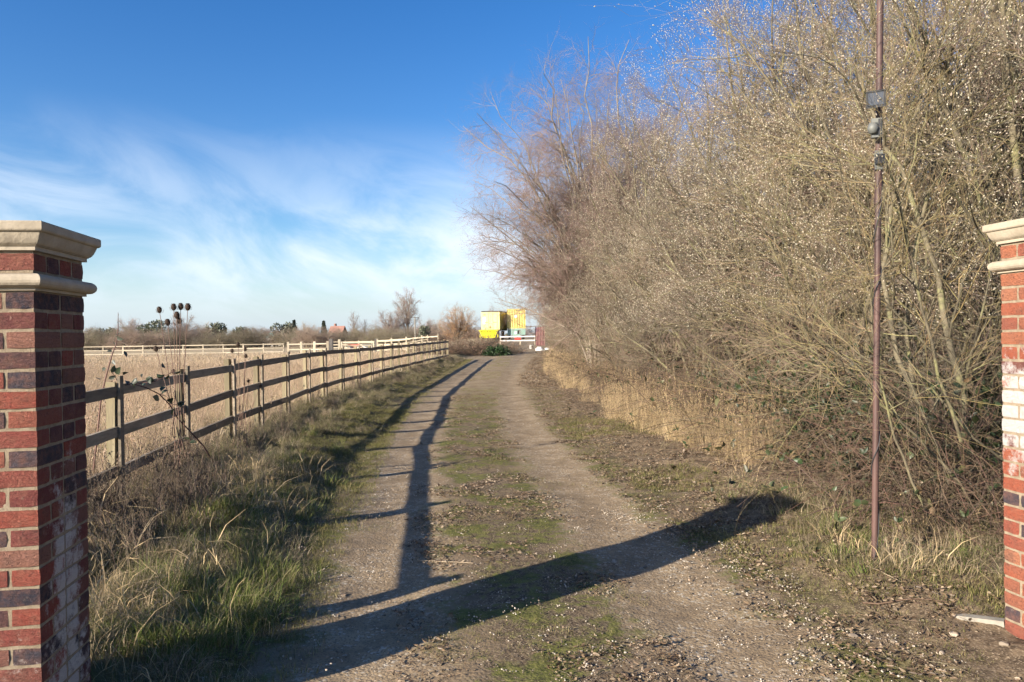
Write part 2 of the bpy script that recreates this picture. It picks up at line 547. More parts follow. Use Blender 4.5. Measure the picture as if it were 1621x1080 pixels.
M_rail = simple('weathered_timber', (.20, .165, .12), (.30, .25, .185), 7, .85, .5, .004, (1.2, .5, 3.5), (.17, .15, .11))
M_whitewood = simple('pale_paddock_timber', (.33, .285, .21), (.42, .36, .27), 3, .8, 0)
M_greywood = simple('dark_gate_timber', (.08, .075, .07), (.12, .11, .10), 3, .8, 0)
M_rust = simple('rusty_steel', (.05, .030, .027), (.115, .062, .052), 9, .6, .5, .002, (1, 1, .25), (.06, .036, .032), .4)
M_blackplastic = simple('black_plastic', (.02, .021, .024), (.03, .031, .034), 10, .5, .1, .001, spec=.4)
M_greyplastic = simple('grey_plastic', (.11, .115, .11), (.15, .155, .14), 10, .55, .1, .001, spec=.4)
M_yel = simple('faded_yellow_paint', (.60, .52, .22), (.68, .60, .29), 1.2, .65, 0, c3=(.50, .41, .16))
M_yel2 = simple('yellow_paint', (.58, .46, .12), (.66, .53, .17), 1.2, .55, 0)
M_skip = simple('bright_yellow_paint', (.72, .66, .03), (.78, .71, .05), 2, .5, 0)
M_green = simple('green_grey_paint', (.20, .32, .27), (.26, .38, .32), 3, .6, 0)
M_white = simple('white_paint', (.70, .69, .66), (.78, .77, .74), 3, .7, 0)
M_dark = simple('dark_steel', (.03, .028, .026), (.05, .045, .04), 3, .6, 0)
M_red = simple('faded_red_paint', (.38, .05, .04), (.46, .09, .07), 4, .6, 0)
M_maroon = simple('maroon_sheet', (.16, .07, .075), (.22, .11, .10), 3, .7, 0, c3=(.12, .06, .09))
M_tile = simple('red_roof_tiles', (.20, .105, .085), (.25, .14, .11), 2, .8, 0)
M_render = simple('cream_wall', (.6, .56, .5), (.68, .64, .57), 2, .8, 0)
M_blackboard = simple('black_weatherboard', (.03, .03, .035), (.05, .05, .055), 2, .7, 0)
M_conc = simple('concrete', (.20, .185, .155), (.29, .265, .22), 12, .9, .5, .004)

def glass_mat():
    m, t, b = mat('lamp_glass')
    b.inputs['Base Color'].default_value = (.07, .08, .10, 1)
    b.inputs['Roughness'].default_value = .15
    b.inputs['Specular IOR Level'].default_value = .6
    p = t.pos()
    wv = t.m('SINE', t.m('MULTIPLY', t.sep(p)[0], 500))
    t.put(b.inputs['Normal'], t.bump(wv, .15, .002))
    return m
M_glass = glass_mat()

# ================================================================== GROUND
def build_ground():
    ys = np.concatenate([np.arange(-12, 1.5, .5), np.arange(1.5, 9, .05), np.arange(9, 18, .1), np.arange(18, 40, .3), np.arange(40, 110, 1.5), np.array([112, 118, 126, 140, 160, 190, 230, 290, 380, 500, 700, 1100, 1800])])
    sin_ = np.linspace(-1, 1, 65)
    lv = np.concatenate([np.linspace(0, 2.4, 49)[1:], ])                 # left verge to the fence
    lf = np.concatenate([np.arange(2.5, 8, .12), np.arange(8, 30, .6), np.arange(30, 120, 6), np.array([130, 160, 220, 320, 500, 900, 1600])])
    rv = np.concatenate([np.linspace(0, 3, 51)[1:], np.arange(3.3, 8, .3), np.arange(9, 40, 2.5), np.array([45, 60, 90, 140, 250, 500, 900, 1600])])
    cols = np.concatenate([-(1e6 + lf[::-1]), -(1e3 + lv[::-1]), sin_, 1e3 + rv])
    nl, nvg, nd, nr = len(lf), len(lv), len(sin_), len(rv)
    Y = np.repeat(ys[:, None], nl + nvg + nd + nr, 1)
    c = cdrive(ys)[:, None]; h = hwid(ys)[:, None]
    X = np.concatenate([c - h - lf[::-1][None, :], c - h - lv[::-1][None, :], c + h * sin_[None, :], c + h + rv[None, :]], 1)
    Z = hgt(X, Y)
    DU = X - c; HW = np.repeat(h, X.shape[1], 1)
    W = X.shape[1]
    segs = {'field': (0, nl, 'structure'), 'verge_left': (nl, nl + nvg, 0), 'driveway': (nl + nvg - 0, nl + nvg + nd - 1, 0), 'verge_right': (nl + nvg + nd - 1, W - 1, 0)}
    for nm, (a, b_, _) in segs.items():
        x = X[:, a:b_ + 1]; y = Y[:, a:b_ + 1]; z = Z[:, a:b_ + 1]
        nrow, ncol = x.shape
        V = np.stack([x, y, z], -1).reshape(-1, 3)
        i = np.arange(nrow - 1)[:, None] * ncol; j = np.arange(ncol - 1)[None, :]
        Fc = np.stack([i + j, i + j + 1, i + ncol + j + 1, i + ncol + j], -1).reshape(-1, 4)
        g = Geo().add(V, Fc)
        o = g.obj(nm, M_ground, None, True)
        for an, arr in (('du', DU), ('hwv', HW)):
            at_ = o.data.attributes.new(an, 'FLOAT', 'POINT')
            at_.data.foreach_set('value', arr[:, a:b_ + 1].astype(np.float32).ravel())
        tag(o, {'field': 'wide paddock of dry straw-coloured grass', 'verge_left': 'rough grass verge between driveway and fence',
                'driveway': 'gravel driveway with mossy middle strip', 'verge_right': 'leaf-strewn verge under the willow hedge'}[nm], None, None, 'structure')
build_ground()

# ================================================================== GATE PILLARS
PIL_RZ = R_(8.3)
def brick_meshes():
    out = []
    for k in range(8):
        rng = np.random.default_rng(100 + k)
        L, D, H = .215, .1025, .065
        nx, ny, nz = 6, 3, 2
        # box lattice surface
        idx = {}; V = []; Fc = []
        def vid(i, j, l):
            if (i, j, l) not in idx:
                idx[(i, j, l)] = len(V)
                x = -L / 2 + L * i / nx; y = -D / 2 + D * j / ny; z = -H / 2 + H * l / nz
                ex = (i in (0, nx)) + (j in (0, ny)) + (l in (0, nz))
                s = [np.sign(x) * (i in (0, nx)), np.sign(y) * (j in (0, ny)), np.sign(z) * (l in (0, nz))]
                q = .0012 * (ex - 1) + rng.uniform(-.0010, .0014)
                V.append([x - s[0] * q, y - s[1] * q, z - s[2] * q])
            return idx[(i, j, l)]
        for i in range(nx):
            for j in range(ny):
                Fc.append([vid(i, j, 0), vid(i, j + 1, 0), vid(i + 1, j + 1, 0), vid(i + 1, j, 0)])
                Fc.append([vid(i, j, nz), vid(i + 1, j, nz), vid(i + 1, j + 1, nz), vid(i, j + 1, nz)])
        for i in range(nx):
            for l in range(nz):
                Fc.append([vid(i, 0, l), vid(i + 1, 0, l), vid(i + 1, 0, l + 1), vid(i, 0, l + 1)])
                Fc.append([vid(i, ny, l), vid(i, ny, l + 1), vid(i + 1, ny, l + 1), vid(i + 1, ny, l)])
        for j in range(ny):
            for l in range(nz):
                Fc.append([vid(0, j, l), vid(0, j, l + 1), vid(0, j + 1, l + 1), vid(0, j + 1, l)])
                Fc.append([vid(nx, j, l), vid(nx, j + 1, l), vid(nx, j + 1, l + 1), vid(nx, j, l + 1)])
        out.append(Geo().add(V, Fc).mesh('brick', M_brick))
    return out
BRK = brick_meshes()
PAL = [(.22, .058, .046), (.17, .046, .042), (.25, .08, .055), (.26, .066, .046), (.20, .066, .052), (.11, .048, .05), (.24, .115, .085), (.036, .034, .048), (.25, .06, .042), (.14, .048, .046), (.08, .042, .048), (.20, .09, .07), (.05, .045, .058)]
PAL_SUNLIT = [(.34, .10, .055), (.30, .08, .05), (.36, .13, .07), (.33, .09, .05), (.28, .085, .055), (.36, .15, .085), (.06, .05, .06), (.16, .06, .05), (.31, .11, .065)]  # same red bricks, with the sun's orange brightness put into their colour


def pillar(cx, cy, seed, label, z0=0.0, pal=None):
    root = empty('gate_pillar', (cx, cy, z0), PIL_RZ)
    tag(root, label, 'gate pillar', 'brick gate pillars')
    rng = random.Random(seed)
    CH = .075
    def course(z, par):
        pl = []
        for s in (-1, 1):
            for e in (-1, 1):
                pl.append((e * .1125, s * .16875, 0))
                pl.append((s * .1125, e * .05625, 0))
        for (x, y, r) in pl:
            if par: x, y, r = -y, x, math.pi / 2
            o = mkobj('brick', rng.choice(BRK), root)
            flip = math.pi if rng.random() < .5 else 0
            o.location = (x + rng.uniform(-.0015, .0015), y + rng.uniform(-.0015, .0015), z + rng.uniform(-.001, .001))
            o.rotation_euler = (flip, 0, r + rng.uniform(-.006, .006))
            o.color = (*rng.choice(pal or PAL), 1)
    z = -.30
    k = 0
    while z < 1.789:
        course(z + .005 + .0325, k % 2); z += CH; k += 1
    zt = z
    g = Geo(); box(g, (0, 0, (zt - .30) / 2), (.431, .431, zt + .30))
    g.obj('mortar', M_mortar, root)
    # half-round string course
    prof = [(.20, zt), (.228, zt + .001), (.228, zt + .012)]
    for q in range(9):
        a = -math.pi / 2 + math.pi * q / 8
        prof.append((.234 + .026 * math.cos(a), zt + .012 + .026 + .026 * math.sin(a)))
    prof += [(.228, zt + .064), (.20, zt + .066)]
    lathe(Geo(), prof, 4, square=True).obj('string_course', M_stone, root)
    zb = zt + .066
    course(zb + .010 + .0325, k % 2)
    g = Geo(); box(g, (0, 0, zb + .0425), (.431, .431, .084)); g.obj('mortar', M_mortar, root)
    zc = zb + .0855
    prof = [(.15, zc), (.231, zc + .0005), (.231, zc + .016), (.238, zc + .018)]
    for q in range(8):
        a = q / 7
        prof.append((.236 + .026 * a, zc + .020 + .046 * (a ** 1.9)))
    for q in range(1, 5):
        a = math.pi / 2 * q / 4
        prof.append((.262 + .012 * math.sin(a), zc + .066 + .012 * (1 - math.cos(a))))
    prof += [(.274, zc + .102), (.270, zc + .106), (.10, zc + .122), (.001, zc + .124)]
    lathe(Geo(), prof, 4, square=True).obj('cap_stone', M_stone, root)
    return root

def rotz(x, y, a): return x * math.cos(a) - y * math.sin(a), x * math.sin(a) + y * math.cos(a)
ox, oy = rotz(-.22, .22, PIL_RZ)
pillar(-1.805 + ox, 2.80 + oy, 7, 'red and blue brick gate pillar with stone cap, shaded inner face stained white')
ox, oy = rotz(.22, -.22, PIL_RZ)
pillar(2.55 + ox, 3.86 + oy, 15, 'sunlit orange-red brick gate pillar with stone cap beside the willow thicket', .085, PAL_SUNLIT)

# ================================================================== TIMBER FENCE
fxs = ([2.65, 6.9, 9.1, 12, 17, 24, 31, 42.5], [-3.10, -3.69, -3.97, -4.12, -4.5, -4.28, -4.14, -3.6])
fzs = ([2.65, 6.9, 9.1, 12, 17, 31, 42.5], [1.10, 1.155, 1.17, 1.23, 1.26, 1.29, 1.33])
def build_fence():
    root = empty('paddock_fence', (-3.66, 6.9, 0))
    tag(root, 'weathered three-rail timber fence running along the left side of the driveway', 'fence')
    rng = random.Random(4)
    posts = []
    y = 2.72
    steps = [2.72, 4.9, 6.9, 8.95, 10.75, 12.1, 13.9, 15.9, 17.6]
    y = 17.6
    while y < 41.5:
        y += 1.72; steps.append(y)
    for y in steps: posts.append((np.interp(y, *fxs) + rng.uniform(-.03, .03), y, np.interp(y, *fzs)))
    b0 = Vector((-3.66, 6.9, 0))
    pm = []
    for v in range(4):
        g = Geo(); r2 = random.Random(v)
        box(g, (0, 0, .78), (.07, .10, 1.56))
        me = g.mesh('post', M_post); 
        for vv in me.vertices: vv.co.x += r2.uniform(-.006, .006); vv.co.y += r2.uniform(-.006, .006); vv.co.z += r2.uniform(-.012, .012)
        pm.append(me)
    g = Geo(); box(g, (0, 0, .62), (.024, .085, 1.24)); bat = g.mesh('cover_batten', M_rail)
    for k, (x, y, zt) in enumerate(posts):
        q = posts[min(k + 1, len(posts) - 1)]; p = posts[max(k - 1, 0)]
        ang = math.atan2(-(q[0] - p[0]), q[1] - p[1])
        o = mkobj('post', pm[k % 4], root)
        o.location = (x - .057 - b0.x, y - b0.y, zt - 1.46 + rng.uniform(-.03, .03)); o.rotation_euler = (rng.uniform(-.02, .02), rng.uniform(-.02, .02), ang)
        o = mkobj('cover_batten', bat, root)
        o.location = (x + .034 - b0.x, y - b0.y, zt - 1.11); o.rotation_euler = (0, rng.uniform(-.008, .008), ang)
    for k in range(len(posts) - 1):
        a, b_ = posts[k], posts[k + 1]
        for r in range(3):
            za = a[2] - .38 * r + rng.uniform(-.015, .015); zb = b_[2] - .38 * r + rng.uniform(-.015, .015)
            g = Geo()
            A = Vector((a[0], a[1], za)) - b0; B = Vector((b_[0], b_[1], zb)) - b0
            e = (B - A).normalized() * .003
            bar(g, A + e, B - e, .036, .098)
            g.obj('rail', M_rail, root)
    return posts
POSTS = build_fence()

# ================================================================== far fences, gate
def rail_fence(name, pts, label, m, hgt_=1.2, rails=(1.12, .74, .36), pw=.11, rw=.09):
    p0 = pts[0]
    z0 = float(hs(*p0))
    root = empty(name, (p0[0], p0[1], z0)); tag(root, label, 'fence')
    g = Geo(); box(g, (0, 0, hgt_ / 2), (pw, pw, hgt_)); pmesh = g.mesh('post', m)
    for x, y in pts:
        o = mkobj('post', pmesh, root); o.location = (x - p0[0], y - p0[1], float(hs(x, y)) - z0)
    for (xa, ya), (xb, yb) in zip(pts[:-1], pts[1:]):
        for r in rails:
            g = Geo()
            bar(g, (xa - p0[0], ya - p0[1] - .08, float(hs(xa, ya)) + r - z0), (xb - p0[0], yb - p0[1] - .08, float(hs(xb, yb)) + r - z0), .04, rw)
            g.obj('rail', m, root)
def linepts(a, b_, n): return [(a[0] + (b_[0] - a[0]) * k / n, a[1] + (b_[1] - a[1]) * k / n) for k in range(n + 1)]
rail_fence('field_fence', linepts((-76, 73.5), (-22.4, 72.5), 27), 'pale three-rail fence crossing the far side of the paddock', M_whitewood)
rail_fence('field_fence', linepts((-18.6, 61.5), (-15.2, 61), 3), 'short pale fence with stout square posts left of the paddock gate', M_whitewood, 1.35, (1.15, .7, .3), .2, .10)
rail_fence('field_fence', linepts((-24, 99), (-10.5, 92), 7), 'pale rail fence behind the paddock gate, highest on the field', M_whitewood, 1.3)
rail_fence('field_fence', linepts((-11.0, 60.4), (-5.5, 55), 4), 'pale fence between the paddock gate and the bramble heap', M_whitewood, 1.3)

def field_gate():
    x, y = at(541, 540, 60.8).x, 60.6
    root = empty('field_gate', (x, y, .05)); tag(root, 'pale timber field gate with diagonal braces standing between two posts', 'gate')
    L = 2.7
    for xx in (-.14, L + .14):
        g = Geo(); box(g, (xx, 0, .75), (.2, .2, 1.5)); g.obj('post', M_whitewood if xx < 0 else M_greywood, root)
    for z in (1.22, .95, .72, .52, .34):
        g = Geo(); bar(g, (0, 0, z), (L, 0, z), .05, .12 if z > 1.2 else .075); g.obj('bar', M_whitewood, root)
    for xx in (.05, L - .05):
        g = Geo(); box(g, (xx, -.055, .76), (.1, .05, 1.05)); g.obj('stile', M_whitewood, root)
    for a, b_ in (((.2, -.06, .26), (.75, -.06, .72)), ((.75, -.06, .72), (1.35, -.06, .26)), ((1.4, -.06, .26), (1.95, -.06, .72)), ((1.95, -.06, .72), (2.5, -.06, .26))):
        g = Geo(); bar(g, a, b_, .04, .09); g.obj('brace', M_whitewood, root)
    g = Geo(); box(g, (-.75, .1, .78), (.28, .26, 1.56)); o = g.obj('gate_stop_post', M_greywood)
    o.location = (x - .1, y, .05); tag(o, 'dark square timber post left of the field gate', 'post')
    # jump pole pair hung with red behind the gate
    for k, (dx, m, lab) in enumerate(((.75, M_red, 'curved red and white board behind left half of the field gate'), (1.95, M_greyplastic, 'curved grey and white board behind right half of the field gate'))):
        r = empty('hanging_board', (x + dx, y + 1.2, .05)); tag(r, lab, 'board')
        n = 9; xs = np.linspace(-.5, .5, n); low = .70 + .9 * xs ** 2; 
        for nm2, t0, t1, mm in (('face', low + .07, np.full(n, 1.05), m), ('rim', low, low + .07, M_white)):
            V = []
            for yy in (-.02, .02):
                for q in range(n): V.append((xs[q], yy, t0[q]))
                for q in range(n): V.append((xs[q], yy, max(t1[q], t0[q] + .01)))
            Fc = []
            for q in range(n - 1):
                Fc += [[q, q + 1, n + q + 1, n + q], [2 * n + q + 1, 2 * n + q, 3 * n + q, 3 * n + q + 1], [q + 1, q, 2 * n + q, 2 * n + q + 1], [n + q, n + q + 1, 3 * n + q + 1, 3 * n + q]]
            Geo().add(V, Fc).obj(nm2, mm, r)
        for sx_ in (-.48, .48):
            g = Geo(); box(g, (sx_, .05, .55), (.06, .06, 1.1)); g.obj('leg', M_whitewood, r)
field_gate()

# ================================================================== yard at the end of the drive
def container(name, loc, rz, label, mface, mside, corr_front, L=6.06):
    root = empty(name, loc, rz); tag(root, label, 'container')
    Wd, H = 2.44, 2.59
    # long corrugated sides
    for sx_ in (-1, 1):
        n = 44; V = []; Fc = []
        for k in range(n + 1):
            off = -.04 if (k % 4) in (0, 1) else 0.0
            yy = L * k / n
            V += [(sx_ * (Wd / 2 - .02 + off), yy, .12), (sx_ * (Wd / 2 - .02 + off), yy, H - .1)]
        for k in range(n): Fc.append([2 * k, 2 * k + 2, 2 * k + 3, 2 * k + 1])
        Geo().add(V, Fc).obj('side_wall', mside, root)
    # end facing the drive
    n = 28 if corr_front else 4; V = []; Fc = []
    if corr_front:
        for k in range(n + 1):
            off = .05 if (k % 4) in (0, 1) else 0.0
            xx = -Wd / 2 + .08 + (Wd - .16) * k / n
            V += [(xx, .02 + off, .12), (xx, .02 + off, H - .1)]
        for k in range(n): Fc.append([2 * k, 2 * k + 2, 2 * k + 3, 2 * k + 1])
        Geo().add(V, Fc).obj('front_panel', mface, root)
        g = Geo(); lathe(g, [(.0, 0), (.22, 0), (.22, .01), (0, .01)], 16); o = g.obj('round_patch', M_white, root)
        o.rotation_euler = (math.pi / 2, 0, 0); o.location = (-.08, .015, H * .62)
    else:
        for s in (-1, 1):
            g = Geo(); box(g, (s * .585, .03, H / 2), (1.155, .05, H - .26)); d = g.obj('door', mface, root)
            for xx in (.30, .88):
                g = Geo(); bar(g, (s * xx, -.015, .15), (s * xx, -.015, H - .15), .035, .035, up=(1, 0, 0)); g.obj('locking_bar', M_yel, d)
            g = Geo(); box(g, (s * .585, -.012, 1.1), (.5, .03, .05)); g.obj('handle', M_dark, d)
        g = Geo(); box(g, (-.85, -.002, 1.35), (.34, .012, .95)); g.obj('notice', M_white, root)
        g = Geo(); box(g, (-.80, -.004, 2.15), (.3, .012, .22)); g.obj('plate', M_yel2, root)
    g = Geo()
    for sx_ in (-1, 1):
        for yy in (.04, L - .04):
            box(g, (sx_ * (Wd / 2 - .03), yy, H / 2), (.09, .1, H - .22))
    g.obj('corner_post', mface, root)
    g = Geo()
    for zz in (.07, H - .05):
        for sx_ in (-1, 1): box(g, (sx_ * (Wd / 2 - .03), L / 2, zz), (.1, L - .2, .13))
        for yy in (.04, L - .04): box(g, (0, yy, zz), (Wd - .01, .11, .135))
    g.obj('frame_rail', M_dark if not corr_front else mside, root)
    g = Geo(); box(g, (0, L / 2, H - .02), (Wd - .14, L - .14, .02)); g.obj('roof', mside, root)
    g = Geo(); box(g, (0, L / 2, .15), (Wd - .12, L - .12, .03)); g.obj('floor', M_dark, root)
    return root
p = at(776, 523, 98); Zc = p.z
container('shipping_container', (p.x + .05, p.y, Zc - .05), R_(-9), 'faded yellow shipping container with doors, standing left, behind the bright yellow skip', M_yel, M_yel2, False)
g = Geo()
for sx_ in (-1, 1):
    box(g, (sx_ * .9, .4, -.55), (.35, .6, 1.15)); box(g, (sx_ * .9, 4.6, -.55), (.35, .6, 1.15))
o = g.obj('support_block', M_dark); o.location = (p.x, p.y, Zc - .05 - .06); o.rotation_euler = (0, 0, R_(-9))
tag(o, 'dark blocks under the left yellow container', 'block')
pr = at(817.5, 520, 99)
container('shipping_container', (pr.x, pr.y, pr.z), R_(0), 'corrugated yellow container with round white patch, carried on a green trailer', M_yel2, M_yel2, True)
def trailer():
    gz = float(hs(pr.x, pr.y))
    root = empty('trailer', (pr.x, pr.y, gz)); tag(root, 'green trailer under the right-hand yellow container', 'trailer')
    top = pr.z - gz - .003
    g = Geo(); box(g, (0, 3.1, top - .12), (2.4, 6.2, .24)); g.obj('deck', M_green, root)
    for sx_ in (-1, 1):
        g = Geo(); box(g, (sx_ * .88, .05, top - .55), (.62, .06, .62)); g.obj('rear_panel', M_green, root)
        for yy in (.9, 4.6):
            g = Geo(); lathe(g, [(0, -.14), (.26, -.14), (.46, -.13), (.48, -.08), (.48, .08), (.46, .13), (.26, .14), (0, .14)], 20)
            o = g.obj('wheel', M_dark, root); o.rotation_euler = (0, math.pi / 2, 0); o.location = (sx_ * .95, yy, .49)
            g = Geo(); lathe(g, [(0, -.15), (.2, -.15), (.24, -.145), (.24, .145), (0, .15)], 14); g.obj('hub', M_greyplastic, o)
    g = Geo(); box(g, (0, .08, top - .62), (1.0, .06, .75)); g.obj('rear_bumper', M_green, root)
    g = Geo(); box(g, (-.1, .03, top - .6), (.3, .03, .34)); g.obj('number_plate', M_white, root)
    g = Geo(); box(g, (.25, .03, top - .5), (.22, .03, .5)); g.obj('tail_lamp_box', M_dark, root)
trailer()
def skip():
    q = at(774, 534, 92)
    gz = float(hs(q.x, q.y))
    root = empty('skip', (q.x, q.y, gz), R_(4)); tag(root, 'bright yellow waste skip in front of the left container', 'skip')
    zt = at(774, 522.5, 92).z - gz
    zb = zt - 1.0
    V = []
    for zz, hx, y0, y1 in ((zb, .75, .3, 2.2), (zt, 1.15, 0, 3.0)):
        V += [(-hx, y0, zz), (hx, y0, zz), (hx, y1, zz), (-hx, y1, zz)]
    for zz, hx, y0, y1 in ((zt, 1.09, .06, 2.94), (zb + .05, .70, .35, 2.15)):
        V += [(-hx, y0, zz), (hx, y0, zz), (hx, y1, zz), (-hx, y1, zz)]
    Fc = [[3, 2, 1, 0]]
    for a in (0, 4, 8):
        for k in range(4): Fc.append([a + k, a + (k + 1) % 4, a + 4 + (k + 1) % 4, a + 4 + k])
    Fc.append([12, 13, 14, 15])
    Geo().add(V, Fc).obj('body', M_skip, root)
    g = Geo()
    for s in (-1, 1): bar(g, (s * 1.16, .0, zt - .06), (s * 1.16, 3.0, zt - .06), .05, .1)
    bar(g, (-1.18, -.03, zt - .06), (1.18, -.03, zt - .06), .05, .1)
    g.obj('rim', M_skip, root)
    for s in (-1, 1):
        g = Geo(); bar(g, (s * .72, 1.2, 0), (s * .72, 1.2, zb + .02), .2, 1.4, up=(0, 1, 0)); g.obj('runner', M_dark, root)
        g = Geo(); box(g, (s * 1.1, -.03, zb + .25), (.08, .06, .4)); g.obj('lifting_lug', M_skip, root)
skip()
def barrier():
    D = 72
    x0, y0, z0 = gat(792, D); x1 = gat(847, D)[0]
    z0 = float(hs((x0 + x1) / 2, y0))
    root = empty('barrier_fence', (x0, y0, z0)); tag(root, 'low white two-rail barrier closing the end of the driveway', 'barrier')
    zt = at(820, 533, D).z - z0; zm = at(820, 539.3, D).z - z0
    for zz in (zt, zm):
        g = Geo(); bar(g, (0, 0, zz), (x1 - x0, 0, zz), .05, .11); g.obj('rail', M_white, root)
    for xx in (0, (x1 - x0) * .57, x1 - x0):
        g = Geo(); box(g, (xx, .08, (zt + .1) / 2), (.12, .1, zt + .1)); g.obj('post', M_whitewood, root)
    g = Geo(); box(g, ((x1 - x0) * .5, -.06, (zt + zm) / 2 - .02), (.62, .02, .26)); g.obj('red_plate', M_red, root)
    # sheet beside it
    x, y, z = gat(855, 70)
    r2 = empty('rusty_panel', (x, y, z)); tag(r2, 'tall maroon rusty sheet standing beside the barrier at the hedge', 'metal panel')
    n = 12; V = []; Fc = []
    for k in range(n + 1):
        xx = -.45 + .9 * k / n; off = .03 if k % 2 else -.03
        V += [(xx, off, 0), (xx, off, 1.75 + .05 * math.sin(k * 2.1))]
    for k in range(n): Fc.append([2 * k, 2 * k + 2, 2 * k + 3, 2 * k + 1])
    Geo().add(V, Fc).obj('corrugated_sheet', M_maroon, r2)
    g = Geo(); box(g, (-.4, .08, .85), (.09, .09, 1.7)); box(g, (.4, .08, .85), (.09, .09, 1.7)); g.obj('post', M_greywood, r2)
    # tub
    x, y, z = gat(841, 62)
    g = Geo(); lathe(g, [(0, 0), (.15, 0), (.17, .3), (.185, .3), (.185, .33), (.16, .33), (.14, .04), (0, .04)], 20)
    o = g.obj('plastic_tub', M_white, None, True); o.location = (x, y, float(hgt(x, y))); tag(o, 'small white plastic tub standing in front of the barrier', 'tub')
    # rubble sacks
    rng = np.random.default_rng(5)
    for k, (dx, sc) in enumerate(((-.2, 1.0), (.38, .75))):
        x, y, z = gat(858, 58); x += dx
        nu, nv_ = 12, 7; V = []; Fc = []
        for i in range(nv_):
            a = math.pi / 2 * i / (nv_ - 1)
            for j in range(nu):
                b_ = 2 * math.pi * j / nu; q = 1 + .13 * rng.normal()
                V.append((.36 * sc * math.cos(a) * math.cos(b_) * q, .28 * sc * math.cos(a) * math.sin(b_) * q, .30 * sc * math.sin(a) * (1 + .1 * rng.normal())))
        for i in range(nv_ - 1):
            for j in range(nu): Fc.append([i * nu + j, i * nu + (j + 1) % nu, (i + 1) * nu + (j + 1) % nu, (i + 1) * nu + j])
        o = Geo().add(V, Fc).obj('rubble_sack', M_white, None, True); o.location = (x, y, float(hgt(x, y)) - .02)
        tag(o, ('larger white rubble sack', 'smaller white rubble sack')[k] + ' dumped at the foot of the hedge, end of drive', 'sack')
barrier()

# ================================================================== POLE
def pole():
    bx, by, bz = gat(1379, 4.85)
    bz = float(hgt(bx, by))
    root = empty('steel_pole', (bx, by, bz)); tag(root, 'tall thin rusty steel pole in front of the willow thicket', 'pole')
    top = at(1394, -60, 4.85)
    P = np.linspace((0, 0, -.2), (top.x - bx, top.y - by, top.z - bz), 14)
    g = Geo(); tubes(g, P[None], np.full((1, 14), .0205), 14, cap=True); g.obj('shaft', M_rust, root, True)
    g = Geo(); tubes(g, P[None, 8:10], np.full((1, 2), .0245), 14); g.obj('collar', M_rust, root, True)
    # cable wound round it
    t = np.linspace(0.02, .70, 160); c = np.array([P[0] + (P[-1] - P[0]) * q for q in t])
    ph = t * 40 + 2.2 * np.sin(t * 9) + 1.4 * np.sin(t * 23 + 1)
    c[:, 0] += .0235 * np.cos(ph); c[:, 1] += .0235 * np.sin(ph)
    g = Geo(); tubes(g, c[None], np.full((1, 160), .0035), 5); g.obj('cable', M_blackplastic, root, True)
    def onpole(py):
        a = at(1390, py, 4.85); z = a.z
        f = (z - bz + .2) / (top.z - bz + .2); q = P[0] + (P[-1] - P[0]) * f
        return q
    # floodlight
    q = onpole(163)
    r = empty('floodlight', (bx + q[0] - .062, by + q[1] - .085, bz + q[2])); r.rotation_euler = (R_(12), 0, R_(-28)); r.scale = (.82, .82, .82)
    tag(r, 'small black floodlight fixed near the top of the rusty pole', 'floodlight')
    g = Geo(); V = [(-.065, -.045, -.06), (.065, -.045, -.06), (.065, -.045, .055), (-.065, -.045, .055), (-.045, .035, -.045), (.045, .035, -.045), (.045, .035, .04), (-.045, .035, .04)]
    g.add(V, [[0, 1, 2, 3], [5, 4, 7, 6], [4, 5, 1, 0], [5, 6, 2, 1], [6, 7, 3, 2], [7, 4, 0, 3]]); g.obj('housing', M_blackplastic, r)
    g = Geo(); box(g, (0, -.048, .0), (.112, .006, .098)); g.obj('lens', M_glass, r)
    g = Geo()
    for (cx, cz, sx_, sz_) in ((0, .056, .138, .012), (0, -.061, .138, .012), (-.063, 0, .012, .108), (.063, 0, .012, .108)): box(g, (cx, -.05, cz), (sx_, .014, sz_))
    g.obj('bezel', M_blackplastic, r)
    g = Geo(); bar(g, (.02, .03, -.02), (.055, .075, -.03), .02, .03); g.obj('bracket', M_dark, r)
    # sensor unit
    q = onpole(207)
    r = empty('motion_sensor', (bx + q[0] - .045, by + q[1] - .06, bz + q[2])); r.rotation_euler = (0, 0, R_(-20)); r.scale = (.82, .82, .82)
    tag(r, 'grey motion sensor box mounted under the floodlight on the pole', 'sensor')
    g = Geo(); box(g, (0, 0, 0), (.075, .045, .15)); g.obj('backplate', M_greyplastic, r)
    g = Geo(); lathe(g, [(0, -.045), (.03, -.04), (.042, 0), (.03, .04), (0, .045)], 16); o = g.obj('dome', M_greyplastic, r, True); o.location = (-.028, -.03, -.005)
    g = Geo(); box(g, (.02, -.026, .0), (.02, .012, .13)); g.obj('trim', M_blackplastic, r)
    q = onpole(255)
    r = empty('junction_box', (bx + q[0] - .018, by + q[1] - .055, bz + q[2])); r.rotation_euler = (0, 0, R_(-10)); r.scale = (.82, .82, .82)
    tag(r, 'dark junction box clamped below the motion sensor on the pole', 'junction box')
    g = Geo(); box(g, (0, 0, 0), (.06, .05, .075)); g.obj('case', M_blackplastic, r)
    g = Geo(); box(g, (0, .03, .0), (.06, .014, .15)); g.obj('mounting_strip', M_greyplastic, r)
    for zz in (-.065, .065):
        g = Geo(); box(g, (0, .048, zz), (.075, .03, .012)); g.obj('clamp', M_rust, r)
pole()

# ================================================================== WILLOW HEDGE
ORD = ['nearest', 'second', 'third', 'fourth', 'fifth', 'sixth', 'seventh', 'eighth', 'ninth', 'tenth', 'eleventh', 'twelfth', 'thirteenth', 'fourteenth', 'fifteenth', 'sixteenth', 'seventeenth', 'eighteenth', 'nineteenth', 'twentieth', 'twenty-first']

